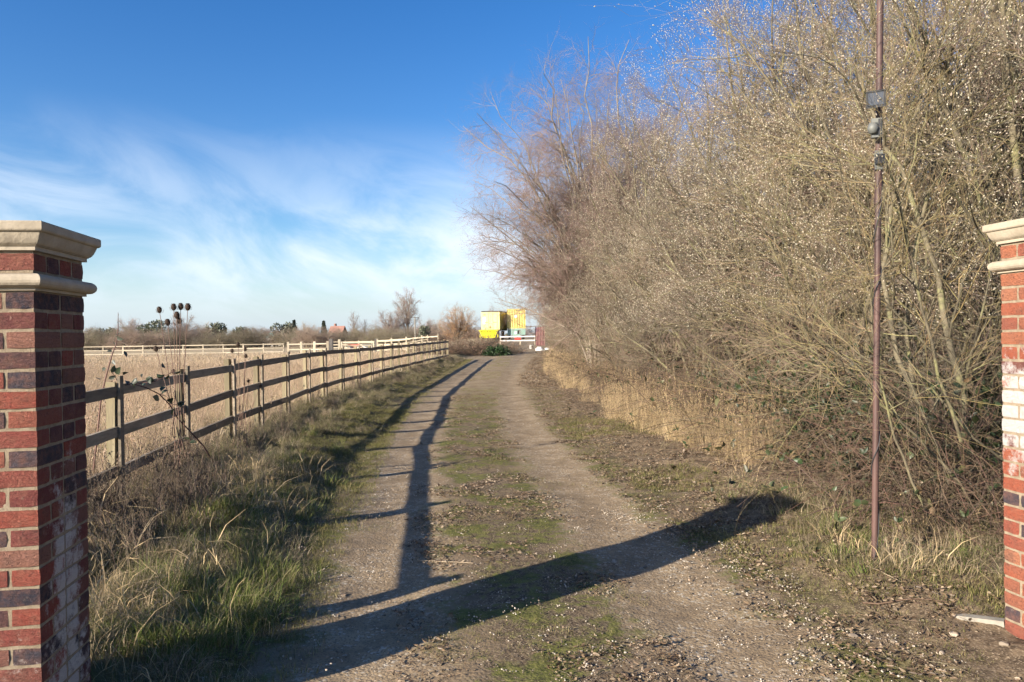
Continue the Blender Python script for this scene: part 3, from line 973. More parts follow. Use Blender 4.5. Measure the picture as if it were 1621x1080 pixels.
def crown_tree(seed, base_r, ctr, rad, nl, n, lens, rads, col, bark, zlow=-.75, trunk_h=0.0, trunk_r=0.0, kat=0, wob=.10, angs=(.75, .75, .7), up=.04, col2=None, wander=.2, bend=.38, K3=3, lift=.62, t0=.28, clump=-2):
    """limbs run from the base (or trunk) to points all over an egg-shaped crown, then branch three times"""
    rng = np.random.default_rng(seed)
    ctr = np.array(ctr, float); rad = np.array(rad, float)
    q = (np.arange(nl) + .5) / nl
    uz = zlow + (1 - zlow) * q; ph = np.arange(nl) * 2.39996 + rng.uniform(-.5, .5, nl)
    ur = np.sqrt(np.maximum(1 - uz ** 2, 0))
    u = np.stack([ur * np.cos(ph), ur * np.sin(ph), uz], -1)
    T = ctr + rad * u * rng.uniform(.72, 1.0, (nl, 1))
    T[:, 2] = np.maximum(T[:, 2], .35)
    B = disc(rng, nl, base_r); B[:, 2] = -.15
    if trunk_h > 0:
        B[:, 2] = trunk_h * np.clip(.35 + .65 * q + rng.uniform(-.1, .1, nl), .2, 1)
        B[:, :2] *= .2
    Cc = B + (T - B) * np.array([bend, bend, lift])
    K = 10; t = np.linspace(0, 1, K)[None, :, None]
    P = (1 - t) ** 2 * B[:, None] + 2 * t * (1 - t) * Cc[:, None] + t ** 2 * T[:, None]
    W_ = np.cumsum(rng.normal(0, wob, (nl, K, 3)), 1) * np.linspace(0, 1, K)[None, :, None]
    P = P + W_ * (np.linalg.norm(T - B, axis=1) / 8)[:, None, None]
    R0 = (rads[0] * rng.uniform(.7, 1.15, nl))[:, None] * np.linspace(1, .14, K)[None, :]
    g1 = Geo(); tubes(g1, P, R0, 7)
    if trunk_h > 0:
        tp = np.stack([np.cumsum(rng.normal(0, .05, 9)) * .4, np.cumsum(rng.normal(0, .05, 9)) * .4, np.linspace(-.3, trunk_h, 9)], -1)[None]
        tubes(g1, tp, trunk_r * np.linspace(1, .55, 9)[None], 9)
    P1, R1 = grow(rng, P, R0, n[0], t0, .99, lens[0], angs[0], 6, up, wander, rads[1], .6, .3, .25)
    tubes(g1, P1, R1, 5)
    P2, R2 = grow(rng, P1, R1, n[1], .1, .99, lens[1], angs[1], 5, up, wander, rads[2], .6, .4, .2)
    if clump > -1:
        c2 = P2[:, 2]
        nz = vnoise(c2[:, 0] / .75 + 9, c2[:, 2] / .75, seed) + vnoise(c2[:, 1] / .75 + 5, c2[:, 2] / .75 + 3, seed + 1)
        kk = nz > clump
        P2, R2 = P2[kk], R2[kk]
    P3, R3 = grow(rng, P2, R2, n[2], .08, .99, lens[2], angs[2], K3, up, wander, rads[3], .8, .5, .2)
    def keep(A):
        e = np.linalg.norm((A[:, -1] - ctr) / rad, axis=1)
        return (A[:, :, 2].min(1) > .05) & ((e < 1.06) | (rng.random(len(A)) < np.exp(-(e - 1.06) * 9)))
    k2 = keep(P2); k3 = keep(P3); P2, R2, P3, R3 = P2[k2], R2[k2], P3[k3], R3[k3]
    g2 = Geo()
    tubes(g2, P2, R2, 3, jit(rng, len(P2), np.array(col) * .85, .25, .1))
    tubes(g2, P3, R3, 3, jit(rng, len(P3), col2 if col2 is not None else col, .30, .12))
    out = {'trunk': g1.mesh('trunk', bark), 'crown': g2.mesh('crown', M_twig)}
    if kat:
        g3 = Geo(); sel = (P3[:, 0, 2] > 1.4) & (rng.random(len(P3)) < .7)
        catkins(g3, rng, P3[sel], kat, .0245, (.66, .59, .46), .2, fat=.5)
        out['catkins'] = g3.mesh('catkins', M_catkin)
    return out

def place_variant(name, var, loc, rz, sc, label, cat, group, tilt=(0, 0)):
    r = empty(name, loc, rz); r.scale = sc if hasattr(sc, '__len__') else (sc, sc, sc)
    r.rotation_euler = (tilt[0], tilt[1], rz)
    tag(r, label, cat, group)
    for k, me in var.items():
        o = mkobj(k, me, r)
        if k in ('catkins', 'leaves'): o['kind'] = 'stuff'
    return r

SV = [crown_tree(21, .5, (0, 0, 3.9), (2.7, 2.7, 4.3), 30, (9, 10, 13), (1.35, .75, .33), (.050, .015, .0066, .0043), (.165, .135, .100), M_bark, -.85, kat=2, clump=-.12),
      crown_tree(22, .6, (0.2, 0, 3.7), (3.0, 2.6, 4.3), 30, (9, 9, 12), (1.45, .75, .33), (.050, .014, .0064, .0043), (.235, .185, .130), M_bark, -.85, kat=2, clump=-.22)]
row1 = [(5.75, 7.5, 1.02), (5.1, 10.6, 1.1), (4.9, 13.8, 1.12), (4.7, 17.2, 1.08), (4.4, 20.8, 1.0), (4.0, 24.6, .86), (3.9, 28.6, .80), (3.8, 33, .8), (3.8, 38, .8), (3.9, 43.5, .8), (4.1, 49.5, .8), (4.5, 56, .8), (4.6, 66, .8), (4.4, 80, .85)]
rr = random.Random(9)
for k, (x, y, s) in enumerate(row1):
    place_variant('willow_bush', SV[(0, 1, 0, 1, 0, 1, 1, 1, 1, 1, 1, 1, 1, 1)[k]], (x, y, float(hs(x, y))), rr.uniform(0, 6.28), (s * rr.uniform(.95, 1.05), s, s), f'{ORD[k]} bare willow bush with pale catkins along the hedge, counted from the gate'.replace('nearest', 'first'), 'willow bush', 'catkin willows lining the right of the driveway')
row2 = [(8.8, 9.6, 1.2), (7.8, 13.0, 1.32), (7.8, 17.2, 1.32), (8.2, 22.5, 1.25), (8.5, 29, 1.15)]
for k, (x, y, s) in enumerate(row2):
    place_variant('willow_bush', SV[0], (x, y, float(hs(x, y))), rr.uniform(0, 6.28), s, f'{ORD[k]} of the taller willows standing behind the hedge front, counted from the gate'.replace('nearest', 'first'), 'willow bush', 'taller willows behind the hedge')

# tall purple-twigged willow behind the sallows
RW = (.255, .185, .15)
BW = crown_tree(41, .35, (-.8, 0, 6.7), (4.6, 4.2, 5.2), 60, (10, 9, 10), (1.8, .95, .55), (.06, .022, .0095, .0062), RW, M_bark_g, -.74, up=-.005, wander=.20, wob=.17, t0=.34, K3=2, bend=.18, lift=.72, angs=(.9, .85, .75))
place_variant('willow_tree', BW, (3.3, 28.5, .2), 0, 1.0, 'tall bare willow with reddish-purple twigs arching over the far driveway', 'willow tree', None)
place_variant('willow_tree', BW, (5.2, 32, .3), 2.0, 1.08, 'tall reddish-twigged willow rising behind the hedge to the right of the arching one', 'willow tree', None)
place_variant('willow_tree', BW, (13.0, 18, .3), 4.0, .92, 'tall bare tree seen through gaps high above the steel pole', 'willow tree', None)
place_variant('willow_tree', BW, (11.0, 12, .3), 1.1, .85, 'tall bare tree rising behind the sunlit gate pillar', 'willow tree', None)

# lichen-green leaning stems between the pole and the pillar
def near_tree():
    rng = np.random.default_rng(55)
    paths = [([(1548, 905), (1532, 800), (1527, 700), (1532, 650), (1508, 560), (1481, 440), (1462, 370), (1425, 270), (1385, 190), (1360, 110)], 6.6, .042),
             ([(1600, 900), (1590, 760), (1575, 620), (1560, 500), (1555, 380), (1570, 280), (1590, 180), (1596, 100), (1600, 20), (1610, -60)], 7.6, .06),
             ([(1520, 900), (1505, 780), (1480, 700), (1420, 560), (1400, 430), (1410, 330), (1440, 230), (1460, 150), (1500, 60), (1530, -60)], 7.0, .032),
             ([(1460, 880), (1450, 760), (1445, 640), (1437, 520), (1450, 400), (1475, 280), (1490, 200), (1520, 120), (1540, 40), (1560, -60)], 7.4, .036),
             ([(1560, 830), (1520, 770), (1470, 705), (1430, 668), (1395, 640), (1355, 600), (1320, 560), (1290, 530), (1260, 505), (1225, 490)], 5.55, .011),
             ([(1520, 700), (1490, 600), (1460, 480), (1440, 380), (1420, 310), (1400, 255), (1375, 190), (1350, 140), (1325, 90), (1300, 40)], 5.3, .012),
             ([(1600, 740), (1540, 690), (1480, 620), (1430, 560), (1400, 530), (1360, 490), (1320, 440), (1290, 400), (1265, 370), (1240, 330)], 5.5, .009),
             ([(1480, 860), (1440, 760), (1420, 690), (1400, 640), (1385, 560), (1380, 470), (1370, 400), (1350, 330), (1340, 280), (1320, 230)], 5.45, .010)]
    b0 = at(1540, 880, 6.8); b0.z = float(hs(b0.x, b0.y))
    P = []; R = []
    for pts, D, r in paths:
        w_ = [at(px, py, D + (.10 if r > .02 else -.065) * k) for k, (px, py) in enumerate(pts)]
        P.append([np.array(v - b0) for v in w_]); R.append(r * np.linspace(1, .35, 10))
    P = np.array(P); R = np.array(R)
    # resample with bends
    t = np.linspace(0, 9, 19); i = np.minimum(t.astype(int), 8); f = (t - i)[None, :, None]
    P = P[:, i] * (1 - f) + P[:, i + 1] * f; R = R[:, i]
    P = P + rng.normal(0, .012, P.shape)
    g1 = Geo(); tubes(g1, P, R, 8)
    P1, R1 = grow(rng, P, R, 13, .22, .98, 1.5, .8, 6, .05, .18, .014, .5, .35, .3)
    tubes(g1, P1, R1, 5)
    P2, R2 = grow(rng, P1, R1, 8, .1, .98, .8, .7, 5, .04, .18, .006, .6, .45, .3)
    P3, R3 = grow(rng, P2, R2, 5, .1, .98, .35, .65, 3, .03, .15, .0032, .8, .5, .3)
    g2 = Geo(); tubes(g2, P2, R2, 3, jit(rng, len(P2), (.27, .22, .11), .3, .1)); tubes(g2, P3, R3, 3, jit(rng, len(P3), (.29, .23, .13), .3, .1))
    g3 = Geo(); catkins(g3, rng, P3[P3[:, 0, 2] > 2.0], 1, .020, (.54, .47, .36), .3)
    place_variant('willow_sapling', {'trunk': g1.mesh('trunk', M_bark), 'crown': g2.mesh('crown', M_twig), 'catkins': g3.mesh('catkins', M_catkin)}, b0, 0, 1.0,
                  'leaning lichen-green willow stems between the rusty pole and the sunlit pillar', 'willow', None)
near_tree()

# bramble thickets at the foot of the hedge
def bramble_variant(seed, n=150, nl=520, H=1.25, rad=1.1, leafcol=((.032, .052, .020), (.05, .062, .026), (.075, .07, .03), (.12, .08, .045))):
    rng = np.random.default_rng(seed)
    K = 8
    base = disc(rng, n, rad)
    az = rng.uniform(0, 2 * np.pi, n); L = rng.uniform(.7, 2.1, n); el = rng.uniform(.5, 1.4, n)
    d = np.stack([np.cos(el) * np.cos(az), np.cos(el) * np.sin(az), np.sin(el)], -1)
    P = np.zeros((n, K, 3)); p = base.copy(); p[:, 2] = -.05; P[:, 0] = p
    for k in range(1, K):
        d = norm(d + np.array([0, 0, -.24]) * (H / 1.25) ** -1 + .12 * rng.normal(size=d.shape)); p = p + d * (L / (K - 1))[:, None]
        p[:, 2] = np.maximum(p[:, 2], .02); P[:, k] = p
    R = rng.uniform(.0025, .0052, n)[:, None] * np.linspace(1, .4, K)[None, :]
    g = Geo(); tubes(g, P, R, 4, jit(rng, n, (.115, .08, .056), .4, .12))
    P1, R1 = grow(rng, P, R, 5, .1, .95, .5, .8, 4, -.04, .2, .0028, .8, .4, .3)
    tubes(g, P1, R1, 3, jit(rng, len(P1), (.135, .10, .068), .4, .12))
    gl = Geo()
    nl = nl // 3 * 3; pick = np.repeat(rng.integers(0, len(P1), nl // 3), 3); kk = np.repeat(rng.integers(1, 4, nl // 3), 3)
    pp = P1[pick, kk]; dd = norm(rng.normal(size=(nl, 3)) + np.array([0, 0, .1]))
    cc = np.array(leafcol)[rng.integers(0, len(leafcol), nl)] * rng.uniform(.6, 1.4, (nl, 1))
    leaves(gl, rng, pp, dd, rng.uniform(.05, .085, nl), rng.uniform(.03, .05, nl), cc)
    return {'canes': g.mesh('canes', M_twig), 'leaves': gl.mesh('leaves', M_leaf)}
BV = [bramble_variant(61, 190, 210), bramble_variant(62, 200, 90, 1.0), bramble_variant(63, 170, 390, 1.4)]
# dark ivy-like undergrowth inside the hedge foot
def undergrowth(seed, n=1500, rad=(1.2, 1.0, .85)):
    rng = np.random.default_rng(seed)
    u = rng.normal(size=(n, 3)); u[:, 2] = np.abs(u[:, 2]); u = norm(u) * rng.uniform(.3, 1, (n, 1)) ** .5 * np.array(rad) * (1 + .35 * np.sin(u[:, :1] * 5 + u[:, 1:2] * 4))
    gl = Geo(); leaves(gl, rng, u, norm(u + .8 * rng.normal(size=(n, 3))), rng.uniform(.05, .10, n), rng.uniform(.035, .065, n), jit(rng, n, (.026, .038, .016), .5, .15))
    P0 = np.zeros((60, 2, 3)); P0[:, 0] = disc(rng, 60, .5); P0[:, 1] = u[:60] * 1.02
    gs = Geo(); tubes(gs, P0, np.full((60, 2), .006), 4, (.10, .075, .05))
    return {'stems': gs.mesh('stems', M_twig), 'leaves': gl.mesh('leaves', M_leaf)}
UG = undergrowth(66)
for k, (x, y, s) in enumerate([(4.45, 6.6, .95), (3.95, 7.9, 1.0), (5.4, 7.6, 1.25), (4.2, 9.4, 1.1), (4.2, 11.0, 1.0), (4.2, 13, .9)]):
    place_variant('ivy_shrub', UG, (x, y, float(hs(x, y)) - .05), k * 1.9, s, f'{ORD[k]} dark green leafy undergrowth clump inside the hedge foot, counted from the right pillar'.replace('nearest', 'first'), 'undergrowth', 'dark undergrowth in the hedge')
bl = [(3.35, 6.0, .75, 0), (3.9, 5.7, .85, 2), (4.5, 6.3, 1.1, 1), (3.75, 6.9, 1.0, 2), (4.4, 7.6, 1.15, 0), (3.9, 8.5, 1.1, 2), (3.4, 9.4, .9, 0), (3.9, 10.6, 1.15, 1), (3.4, 11.8, 1.0, 0), (3.7, 13.2, 1.15, 1), (3.4, 15, 1.0, 0), (3.5, 17.2, 1.1, 1), (3.4, 19.8, 1.1, 1), (3.3, 23, 1.1, 1), (3.2, 27, 1.15, 1), (3.2, 31.5, 1.2, 1), (3.2, 37, 1.2, 1)]
for k, (x, y, s, v) in enumerate(bl):
    place_variant('bramble_thicket', BV[v], (x, y, float(hs(x, y))), rr.uniform(0, 6.28), s, f'{ORD[k]} tangled bramble thicket at the foot of the willow hedge, counted from the pole'.replace('nearest', 'first'), 'bramble', 'brambles at the foot of the hedge')

# ================================================================== heap at the end of the drive
def heap():
    rng = np.random.default_rng(70)
    brown = ((.20, .125, .085), (.26, .16, .10), (.14, .095, .06))
    V_ = bramble_variant(71, 520, 2200, 2.2, 1.7, brown)
    spots = [(-4.9, 49, 1.0, 'left-hand brown bramble mound where the timber fence ends'), (-2.7, 51.5, 1.15, 'highest brown bramble mound heaped below the bright yellow skip'), (-.9, 54, .95, 'right-hand brown bramble mound sloping down to the driveway end')]
    for k, (x, y, s, lab) in enumerate(spots):
        place_variant('bramble_mound', V_, (x, y, float(hs(x, y))), k * 2.1, (s, s, s * (.85, 1.2, .8)[k]), lab, 'bramble', 'bramble mounds at the end of the drive')
    n = 1500
    u = rng.normal(size=(n, 3)); u[:, 2] = np.abs(u[:, 2]); u = norm(u) * rng.uniform(.5, 1, (n, 1)) ** .5 * np.array([1.1, .8, .75]) * (1 + .25 * np.sin(u[:, :1] * 7))
    gl = Geo(); leaves(gl, rng, u, norm(u + .6 * rng.normal(size=(n, 3))), rng.uniform(.09, .16, n), rng.uniform(.06, .1, n), jit(rng, n, (.038, .075, .026), .45, .15))
    P0 = np.zeros((10, 2, 3)); P0[:, 1] = u[:10] * .9
    gs = Geo(); tubes(gs, P0, np.full((10, 2), .015), 4, (.12, .09, .06))
    x, y, z = gat(786, 49.5)
    place_variant('laurel_shrub', {'stems': gs.mesh('stems', M_twig), 'leaves': gl.mesh('leaves', M_leaf)}, (x, y, z), 0, .8, 'dark green leafy shrub growing in the brown heap at the drive end', 'shrub', None)
heap()

# ================================================================== DISTANT TREES
def leafy_variant(seed, H, Wd, col, n=2600, conic=False, leaf=.38):
    rng = np.random.default_rng(seed)
    lob = 9 if not conic else 1
    cs = rng.uniform(-1, 1, (lob, 3)) * np.array([.28, .28, .30]) * np.array([Wd, Wd, H]) + np.array([0, 0, H * .56])
    cs[0] = (0, 0, H * .55)
    if conic:
        t = rng.uniform(0, 1, n) ** .7; a = rng.uniform(0, 6.28, n)
        r = (1 - t) * Wd * .5 * rng.uniform(.55, 1.05, n) + .05
        p = np.stack([r * np.cos(a), r * np.sin(a), H * (.06 + .94 * t)], -1)
    else:
        u = norm(rng.normal(size=(n, 3))) * rng.uniform(.35, 1, (n, 1)) ** .5
        p = cs[rng.integers(0, lob, n)] + u * np.array([Wd * .26, Wd * .26, H * .27])
        p = p[p[:, 2] > .05 * H]; n = len(p)
    g = Geo(); leaves(g, rng, p, norm(rng.normal(size=(n, 3)) + np.array([0, 0, .3])), rng.uniform(.7, 1.3, n) * leaf, rng.uniform(.7, 1.3, n) * leaf * .6, jit(rng, n, col, .4, .12))
    P0 = np.array([[[0, 0, -.2], [0.05, 0, H * .35], [0, .05, H * .8]]]); gt = Geo(); tubes(gt, P0, np.array([[.16, .12, .03]]) * H / 6, 6)
    return {'trunk': gt.mesh('trunk', M_bark_g), 'crown': g.mesh('crown', M_leaf)}

PUR = (.27, .205, .175); TAN = (.33, .27, .19); OR = (.34, .215, .125); OLV = (.25, .23, .14)
VT = {
    'tall': crown_tree(81, .2, (0, 0, 8.6), (3.6, 3.6, 4.6), 22, (8, 7, 7), (1.9, 1.0, .6), (.12, .06, .036, .026), PUR, M_bark_g, -.8, trunk_h=6.5, trunk_r=.34, wander=.15, t0=.3),
    'round': crown_tree(82, .3, (0, 0, 3.9), (4.0, 4.0, 3.0), 20, (8, 7, 7), (1.6, .9, .6), (.12, .055, .034, .026), PUR, M_bark_g, -.8, trunk_h=1.2, trunk_r=.26, wander=.15),
    'tan': crown_tree(83, .3, (0, 0, 3.1), (3.2, 3.2, 2.6), 18, (8, 7, 7), (1.3, .8, .55), (.1, .05, .034, .026), TAN, M_bark_g, -.8, trunk_h=.9, trunk_r=.22, wander=.15),
    'orange': crown_tree(84, .4, (0, 0, 4.7), (5.4, 5.0, 4.1), 26, (8, 8, 8), (2.0, 1.0, .6), (.15, .06, .032, .022), OR, M_bark_g, -.75, wander=.15, up=.02),
    'thin': crown_tree(85, .2, (0, 0, 5.4), (1.7, 1.7, 3.4), 16, (7, 6, 6), (1.2, .7, .5), (.06, .04, .03, .024), PUR, M_bark_g, -.85, trunk_h=4.5, trunk_r=.16, up=.1),
    'scrub': crown_tree(86, 1.2, (0, 0, 1.4), (3.0, 2.4, 1.9), 24, (8, 8, 8), (1.1, .7, .5), (.06, .04, .036, .034), (.215, .185, .125), M_bark_g, -.7),
    'scrub2': crown_tree(87, 1.2, (0, 0, 1.3), (3.0, 2.4, 1.8), 24, (8, 8, 8), (1.1, .7, .5), (.06, .04, .036, .034), (.26, .195, .15), M_bark_g, -.7),
    'ever': leafy_variant(88, 5.6, 6.0, (.11, .12, .08)),
    'ever2': leafy_variant(89, 4.0, 5.0, (.115, .125, .085), 2000),
    'conic': leafy_variant(90, 6.0, 2.6, (.06, .072, .052), 1500, True),
}
HT = {'tall': 13.2, 'round': 6.9, 'tan': 5.7, 'orange': 8.8, 'thin': 8.8, 'scrub': 3.3, 'scrub2': 3.1, 'ever': 5.6, 'ever2': 4.0, 'conic': 6.0}
# photo column, photo row of the top, distance, kind, label
far = [
    (140, 516, 205, 'tan', 'low hazy bare tree just right of the left pillar'),
    (168, 521, 200, 'ever2', 'low dark green tree between hazy bare trees, left end of treeline'),
    (205, 500, 185, 'round', 'rounded purple-brown bare tree left of the dark evergreen'),
    (240, 508, 180, 'ever', 'large rounded dark evergreen in the left treeline'),
    (290, 495, 185, 'round', 'tall rounded bare tree behind the teasel heads'),
    (322, 508, 200, 'tan', 'pale bare tree right of the teasel heads'),
    (340, 513, 180, 'ever2', 'dark evergreen right of the teasel heads'),
    (378, 519, 190, 'ever2', 'small dark evergreen above the first fence posts of the middle treeline'),
    (402, 517, 205, 'tan', 'low bare tree left of the small white building'),
    (424, 517, 200, 'round', 'low bare tree directly behind the small white building'),
    (450, 513, 175, 'ever2', 'upright green tree right of the small white building'),
    (466, 507, 178, 'conic', 'pointed green tree between white building and pale weeping tree'),
    (484, 508, 170, 'tan', 'pale weeping bare tree left of the red-roofed house'),
    (513, 508, 165, 'conic', 'narrow dark conifer beside the red-roofed house'),
    (561, 490, 170, 'thin', 'tall thin bare tree right of the red-roofed house'),
    (577, 503, 172, 'thin', 'shorter thin bare tree right of the red-roofed house'),
    (598, 515, 180, 'tan', 'low bare tree in the gap left of the spreading tree'),
    (621, 487, 165, 'round', 'broad bare tree leaning against the tallest tree'),
    (645, 452, 168, 'tall', 'tallest bare tree with forked trunk on the skyline'),
    (676, 502, 185, 'round', 'small bare tree right of the tallest tree'),
    (692, 504, 190, 'tan', 'small bare tree left of the orange-brown willow'),
    (726, 478, 120, 'orange', 'broad orange-brown willow left of the yellow containers'),
    (778, 482, 150, 'thin', 'bare treetop showing above the left yellow container'),
]
for k, (px, py, D, kd, lab) in enumerate(far):
    q = at(px, 540, D); z = .05 if px < 700 else float(hs(q.x, q.y))
    topz = at(px, py, D).z
    s = (topz - z) / (HT[kd] * 1.03)
    place_variant('evergreen_tree' if kd in ('ever', 'ever2', 'conic') else 'bare_tree', VT[kd], (q.x, q.y, z), rr.uniform(0, 6.28), s, lab, 'tree', 'trees on the skyline')
scr = [(120, 'scrub'), (150, 'scrub'), (185, 'scrub'), (218, 'scrub2'), (262, 'scrub'), (308, 'scrub2'), (352, 'scrub'), (392, 'scrub'), (418, 'scrub2'), (460, 'scrub'), (495, 'scrub2'), (523, 'scrub'), (556, 'scrub2'), (585, 'scrub'), (612, 'scrub'), (640, 'scrub'), (668, 'scrub2'), (700, 'scrub2'), (735, 'scrub2'), (760, 'scrub2')]
for k, (px, kd) in enumerate(scr):
    D = 150 + 12 * math.sin(k * 1.7); q = at(px, 540, D)
    top = at(px, 516 + 3.5 * math.sin(k * 2.3), D).z
    s = (top - .05) / HT[kd] * .92
    place_variant('hedgerow_shrub', VT[kd], (q.x, q.y, .05), rr.uniform(0, 6.28), (s * 1.9, s * 1.4, s), f'{ORD[k]} low shrub of the hedgerow behind the paddock, counted from the left pillar'.replace('nearest', 'first'), 'shrub', 'hedgerow shrubs along the skyline')
q = at(672, 540, 140); s = (at(672, 518, 140).z) / 4.0
place_variant('evergreen_tree', VT['ever2'], (q.x, q.y, .05), 1.0, (s * .55, s * .55, s), 'small dark green bush left of the orange-brown willow', 'tree', 'trees on the skyline')

wr = np.random.default_rng(99)
wx = np.concatenate([wr.uniform(-175, -92, 46), wr.uniform(-100, 40, 26)]); wy = np.concatenate([wr.uniform(150, 185, 46), wr.uniform(215, 250, 26)])
WOOD = lambda: scatter('woodland', [VT['scrub']['crown'], VT['scrub2']['crown'], VT['tan']['crown'], VT['round']['crown'], VT['ever2']['crown']], np.stack([wx, wy, np.full(72, .05)], -1), wr.uniform(0, 6.28, 72), np.concatenate([wr.uniform(.6, 1.1, 46), wr.uniform(.5, .9, 26)]), wr.integers(0, 5, 72), 'hazy far-off belt of bare woodland behind the skyline trees')

def house():
    q = at(535, 540, 175)
    root = empty('house', (q.x, q.y, .05), R_(-28)); tag(root, 'house with red tiled roof and dark gable among the distant trees', 'house')
    L, Wd, E, Rg = 3.9, 2.4, 2.3, at(535, 517, 175).z - .05
    V = [(-L / 2, -Wd / 2, 0), (L / 2, -Wd / 2, 0), (L / 2, Wd / 2, 0), (-L / 2, Wd / 2, 0), (-L / 2, -Wd / 2, E), (L / 2, -Wd / 2, E), (L / 2, Wd / 2, E), (-L / 2, Wd / 2, E), (-L / 2, 0, Rg - .1), (L / 2, 0, Rg - .1)]
    Geo().add(V, [[0, 1, 5, 4], [2, 3, 7, 6], [1, 2, 6, 5], [3, 0, 4, 7]]).add(np.array(V)[[5, 6, 9, 4, 8, 7]], [[0, 1, 2], [3, 4, 5]]).obj('wall', M_blackboard, root)
    ov = .25
    for s in (-1, 1):
        dz = (Rg - E) / (Wd / 2) * ov
        A = [(-L / 2 - ov, s * (Wd / 2 + ov), E - dz), (L / 2 + ov, s * (Wd / 2 + ov), E - dz), (L / 2 + ov, 0, Rg), (-L / 2 - ov, 0, Rg)]
        Vv = A + [(x, y, z + .12) for x, y, z in A]
        Geo().add(Vv, BOXF).obj('roof_slope', M_tile, root)
    g = Geo(); box(g, (-.9, .2, Rg + .25), (.45, .45, .9)); g.obj('chimney', M_tile, root)
    for xx in (-1.0, .9):
        g = Geo(); box(g, (xx, -Wd / 2 - .02, 1.3), (.7, .05, .9)); f = g.obj('window', M_white, root)
        g = Geo(); box(g, (xx, -Wd / 2 - .05, 1.3), (.58, .03, .78)); g.obj('pane', M_glass, f)
    q = at(435, 540, 178)
    r = empty('outbuilding', (q.x, q.y, .05), R_(12)); tag(r, 'small white building with pale green roof among the distant trees', 'building')
    H = at(435, 534, 178).z - .05
    g = Geo(); box(g, (0, 0, H / 2), (3.6, 2.6, H)); g.obj('wall', M_white, r)
    V = [(-2.0, -1.5, H - .05), (2.0, -1.5, H - .05), (2.0, 1.5, H - .05), (-2.0, 1.5, H - .05), (-1.9, 0, H + 1.1), (1.9, 0, H + 1.1)]
    Geo().add(V, [[0, 1, 5, 4], [2, 3, 4, 5], [3, 2, 1, 0]]).add(np.array(V)[[1, 2, 5, 3, 0, 4]], [[0, 1, 2], [3, 4, 5]]).obj('roof', M_green, r)
    g = Geo(); box(g, (.5, -1.33, H * .45), (.8, .06, H * .8)); g.obj('door', M_greyplastic, r)
    q = at(657.5, 540, 150)
    r = empty('utility_pole', (q.x, q.y, .05)); tag(r, 'pale utility pole with crossarm right of the tallest tree', 'utility pole')
    zt = at(657.5, 501, 150).z - .05
    g = Geo(); tubes(g, np.array([[[0, 0, 0], [0, 0, zt]]]), np.array([[.16, .11]]), 8, cap=True); g.obj('shaft', M_conc, r)
    g = Geo(); bar(g, (-.8, -.12, zt - .25), (.8, -.12, zt - .25), .1, .12); g.obj('crossarm', M_greywood, r)
house()

# ================================================================== plants by the fence
def teasel(px0, D, heads, label, base_py=715):
    b = at(px0, base_py, D); bz = float(hgt(b.x, b.y)); b.z = bz
    root = empty('teasel_plant', b); tag(root, label, 'teasel')
    rng = np.random.default_rng(int(px0))
    g = Geo()
    prof = [(0, 0), (.010, .004), (.020, .016), (.0245, .034), (.021, .052), (.012, .066), (0, .072)]
    hg = Geo(); lathe(hg, prof, 12, C=(.045, .03, .022))
    ns = 170; a = rng.uniform(0, 6.28, ns); t = rng.uniform(.05, .95, ns); zz = .072 * t; rr_ = np.interp(zz, [q[1] for q in prof], [q[0] for q in prof])
    pp = np.stack([rr_ * np.cos(a), rr_ * np.sin(a), zz], -1); dd = np.stack([np.cos(a), np.sin(a), .5 + 0 * a], -1) * .008
    SP = np.stack([pp, pp + dd], 1); tubes(hg, SP, np.full((ns, 2), .0009) * np.array([1, .2]), 3, (.09, .06, .04))
    hm = hg.mesh('seed_head', M_twig)
    for k, (px, py, sc) in enumerate(heads):
        h = at(px, py, D + rng.uniform(-.12, .12)) - b
        mid = Vector((h.x * .35 + rng.uniform(-.02, .02), h.y * .4, h.z * .55))
        pts = [Vector((0, 0, 0)) + Vector((rng.uniform(-.12, .12), rng.uniform(-.1, .1), 0)), mid * .5 + Vector((rng.uniform(-.05, .05), rng.uniform(-.05, .05), 0)) + Vector((0, 0, .03)), mid, mid * .35 + h * .65, h]
        sg = Geo(); tubes(sg, np.array([[list(q) for q in pts]]), np.array([[.0045, .0042, .004, .0036, .003]]) , 5, (.20, .13, .10))
        st = sg.obj('stem', M_twig, root)
        dr = (h - pts[3]).normalized()
        o = mkobj('seed_head', hm, root); o.location = h; o.scale = (sc, sc, sc)
        o.rotation_euler = dr.to_track_quat('Z', 'X').to_euler()
        # bracts
        n = 6; aa = np.arange(n) * 6.28 / n
        B0 = np.repeat(np.array([list(h)]), n, 0); d1 = np.stack([np.cos(aa), np.sin(aa), .25 + 0 * aa], -1) * .035 * sc
        B = np.stack([B0, B0 + d1, B0 + d1 * 1.2 + np.array([0, 0, .028])], 1); bg_ = Geo(); tubes(bg_, B, np.full((n, 3), .0010), 3, (.13, .09, .06)); bg_.obj('bract', M_twig, st)
teasel(284, 7.7, [(253, 496, 1.0), (275, 492, 1.05), (286, 491, 1.05), (297, 492, 1.1), (280, 505, 1.1), (266, 516, 1.05), (284, 513, .95), (248, 557, .9), (275, 593, .8)], 'tall dead teasel with a cluster of dark seed heads against the sky', 725)
teasel(385, 10.2, [(377, 549, .9), (388, 556, .8), (368, 559, .85), (393, 606, .7), (411, 614, .7), (389, 567, .8)], 'shorter dead teasel behind the fence, third post along', 680)

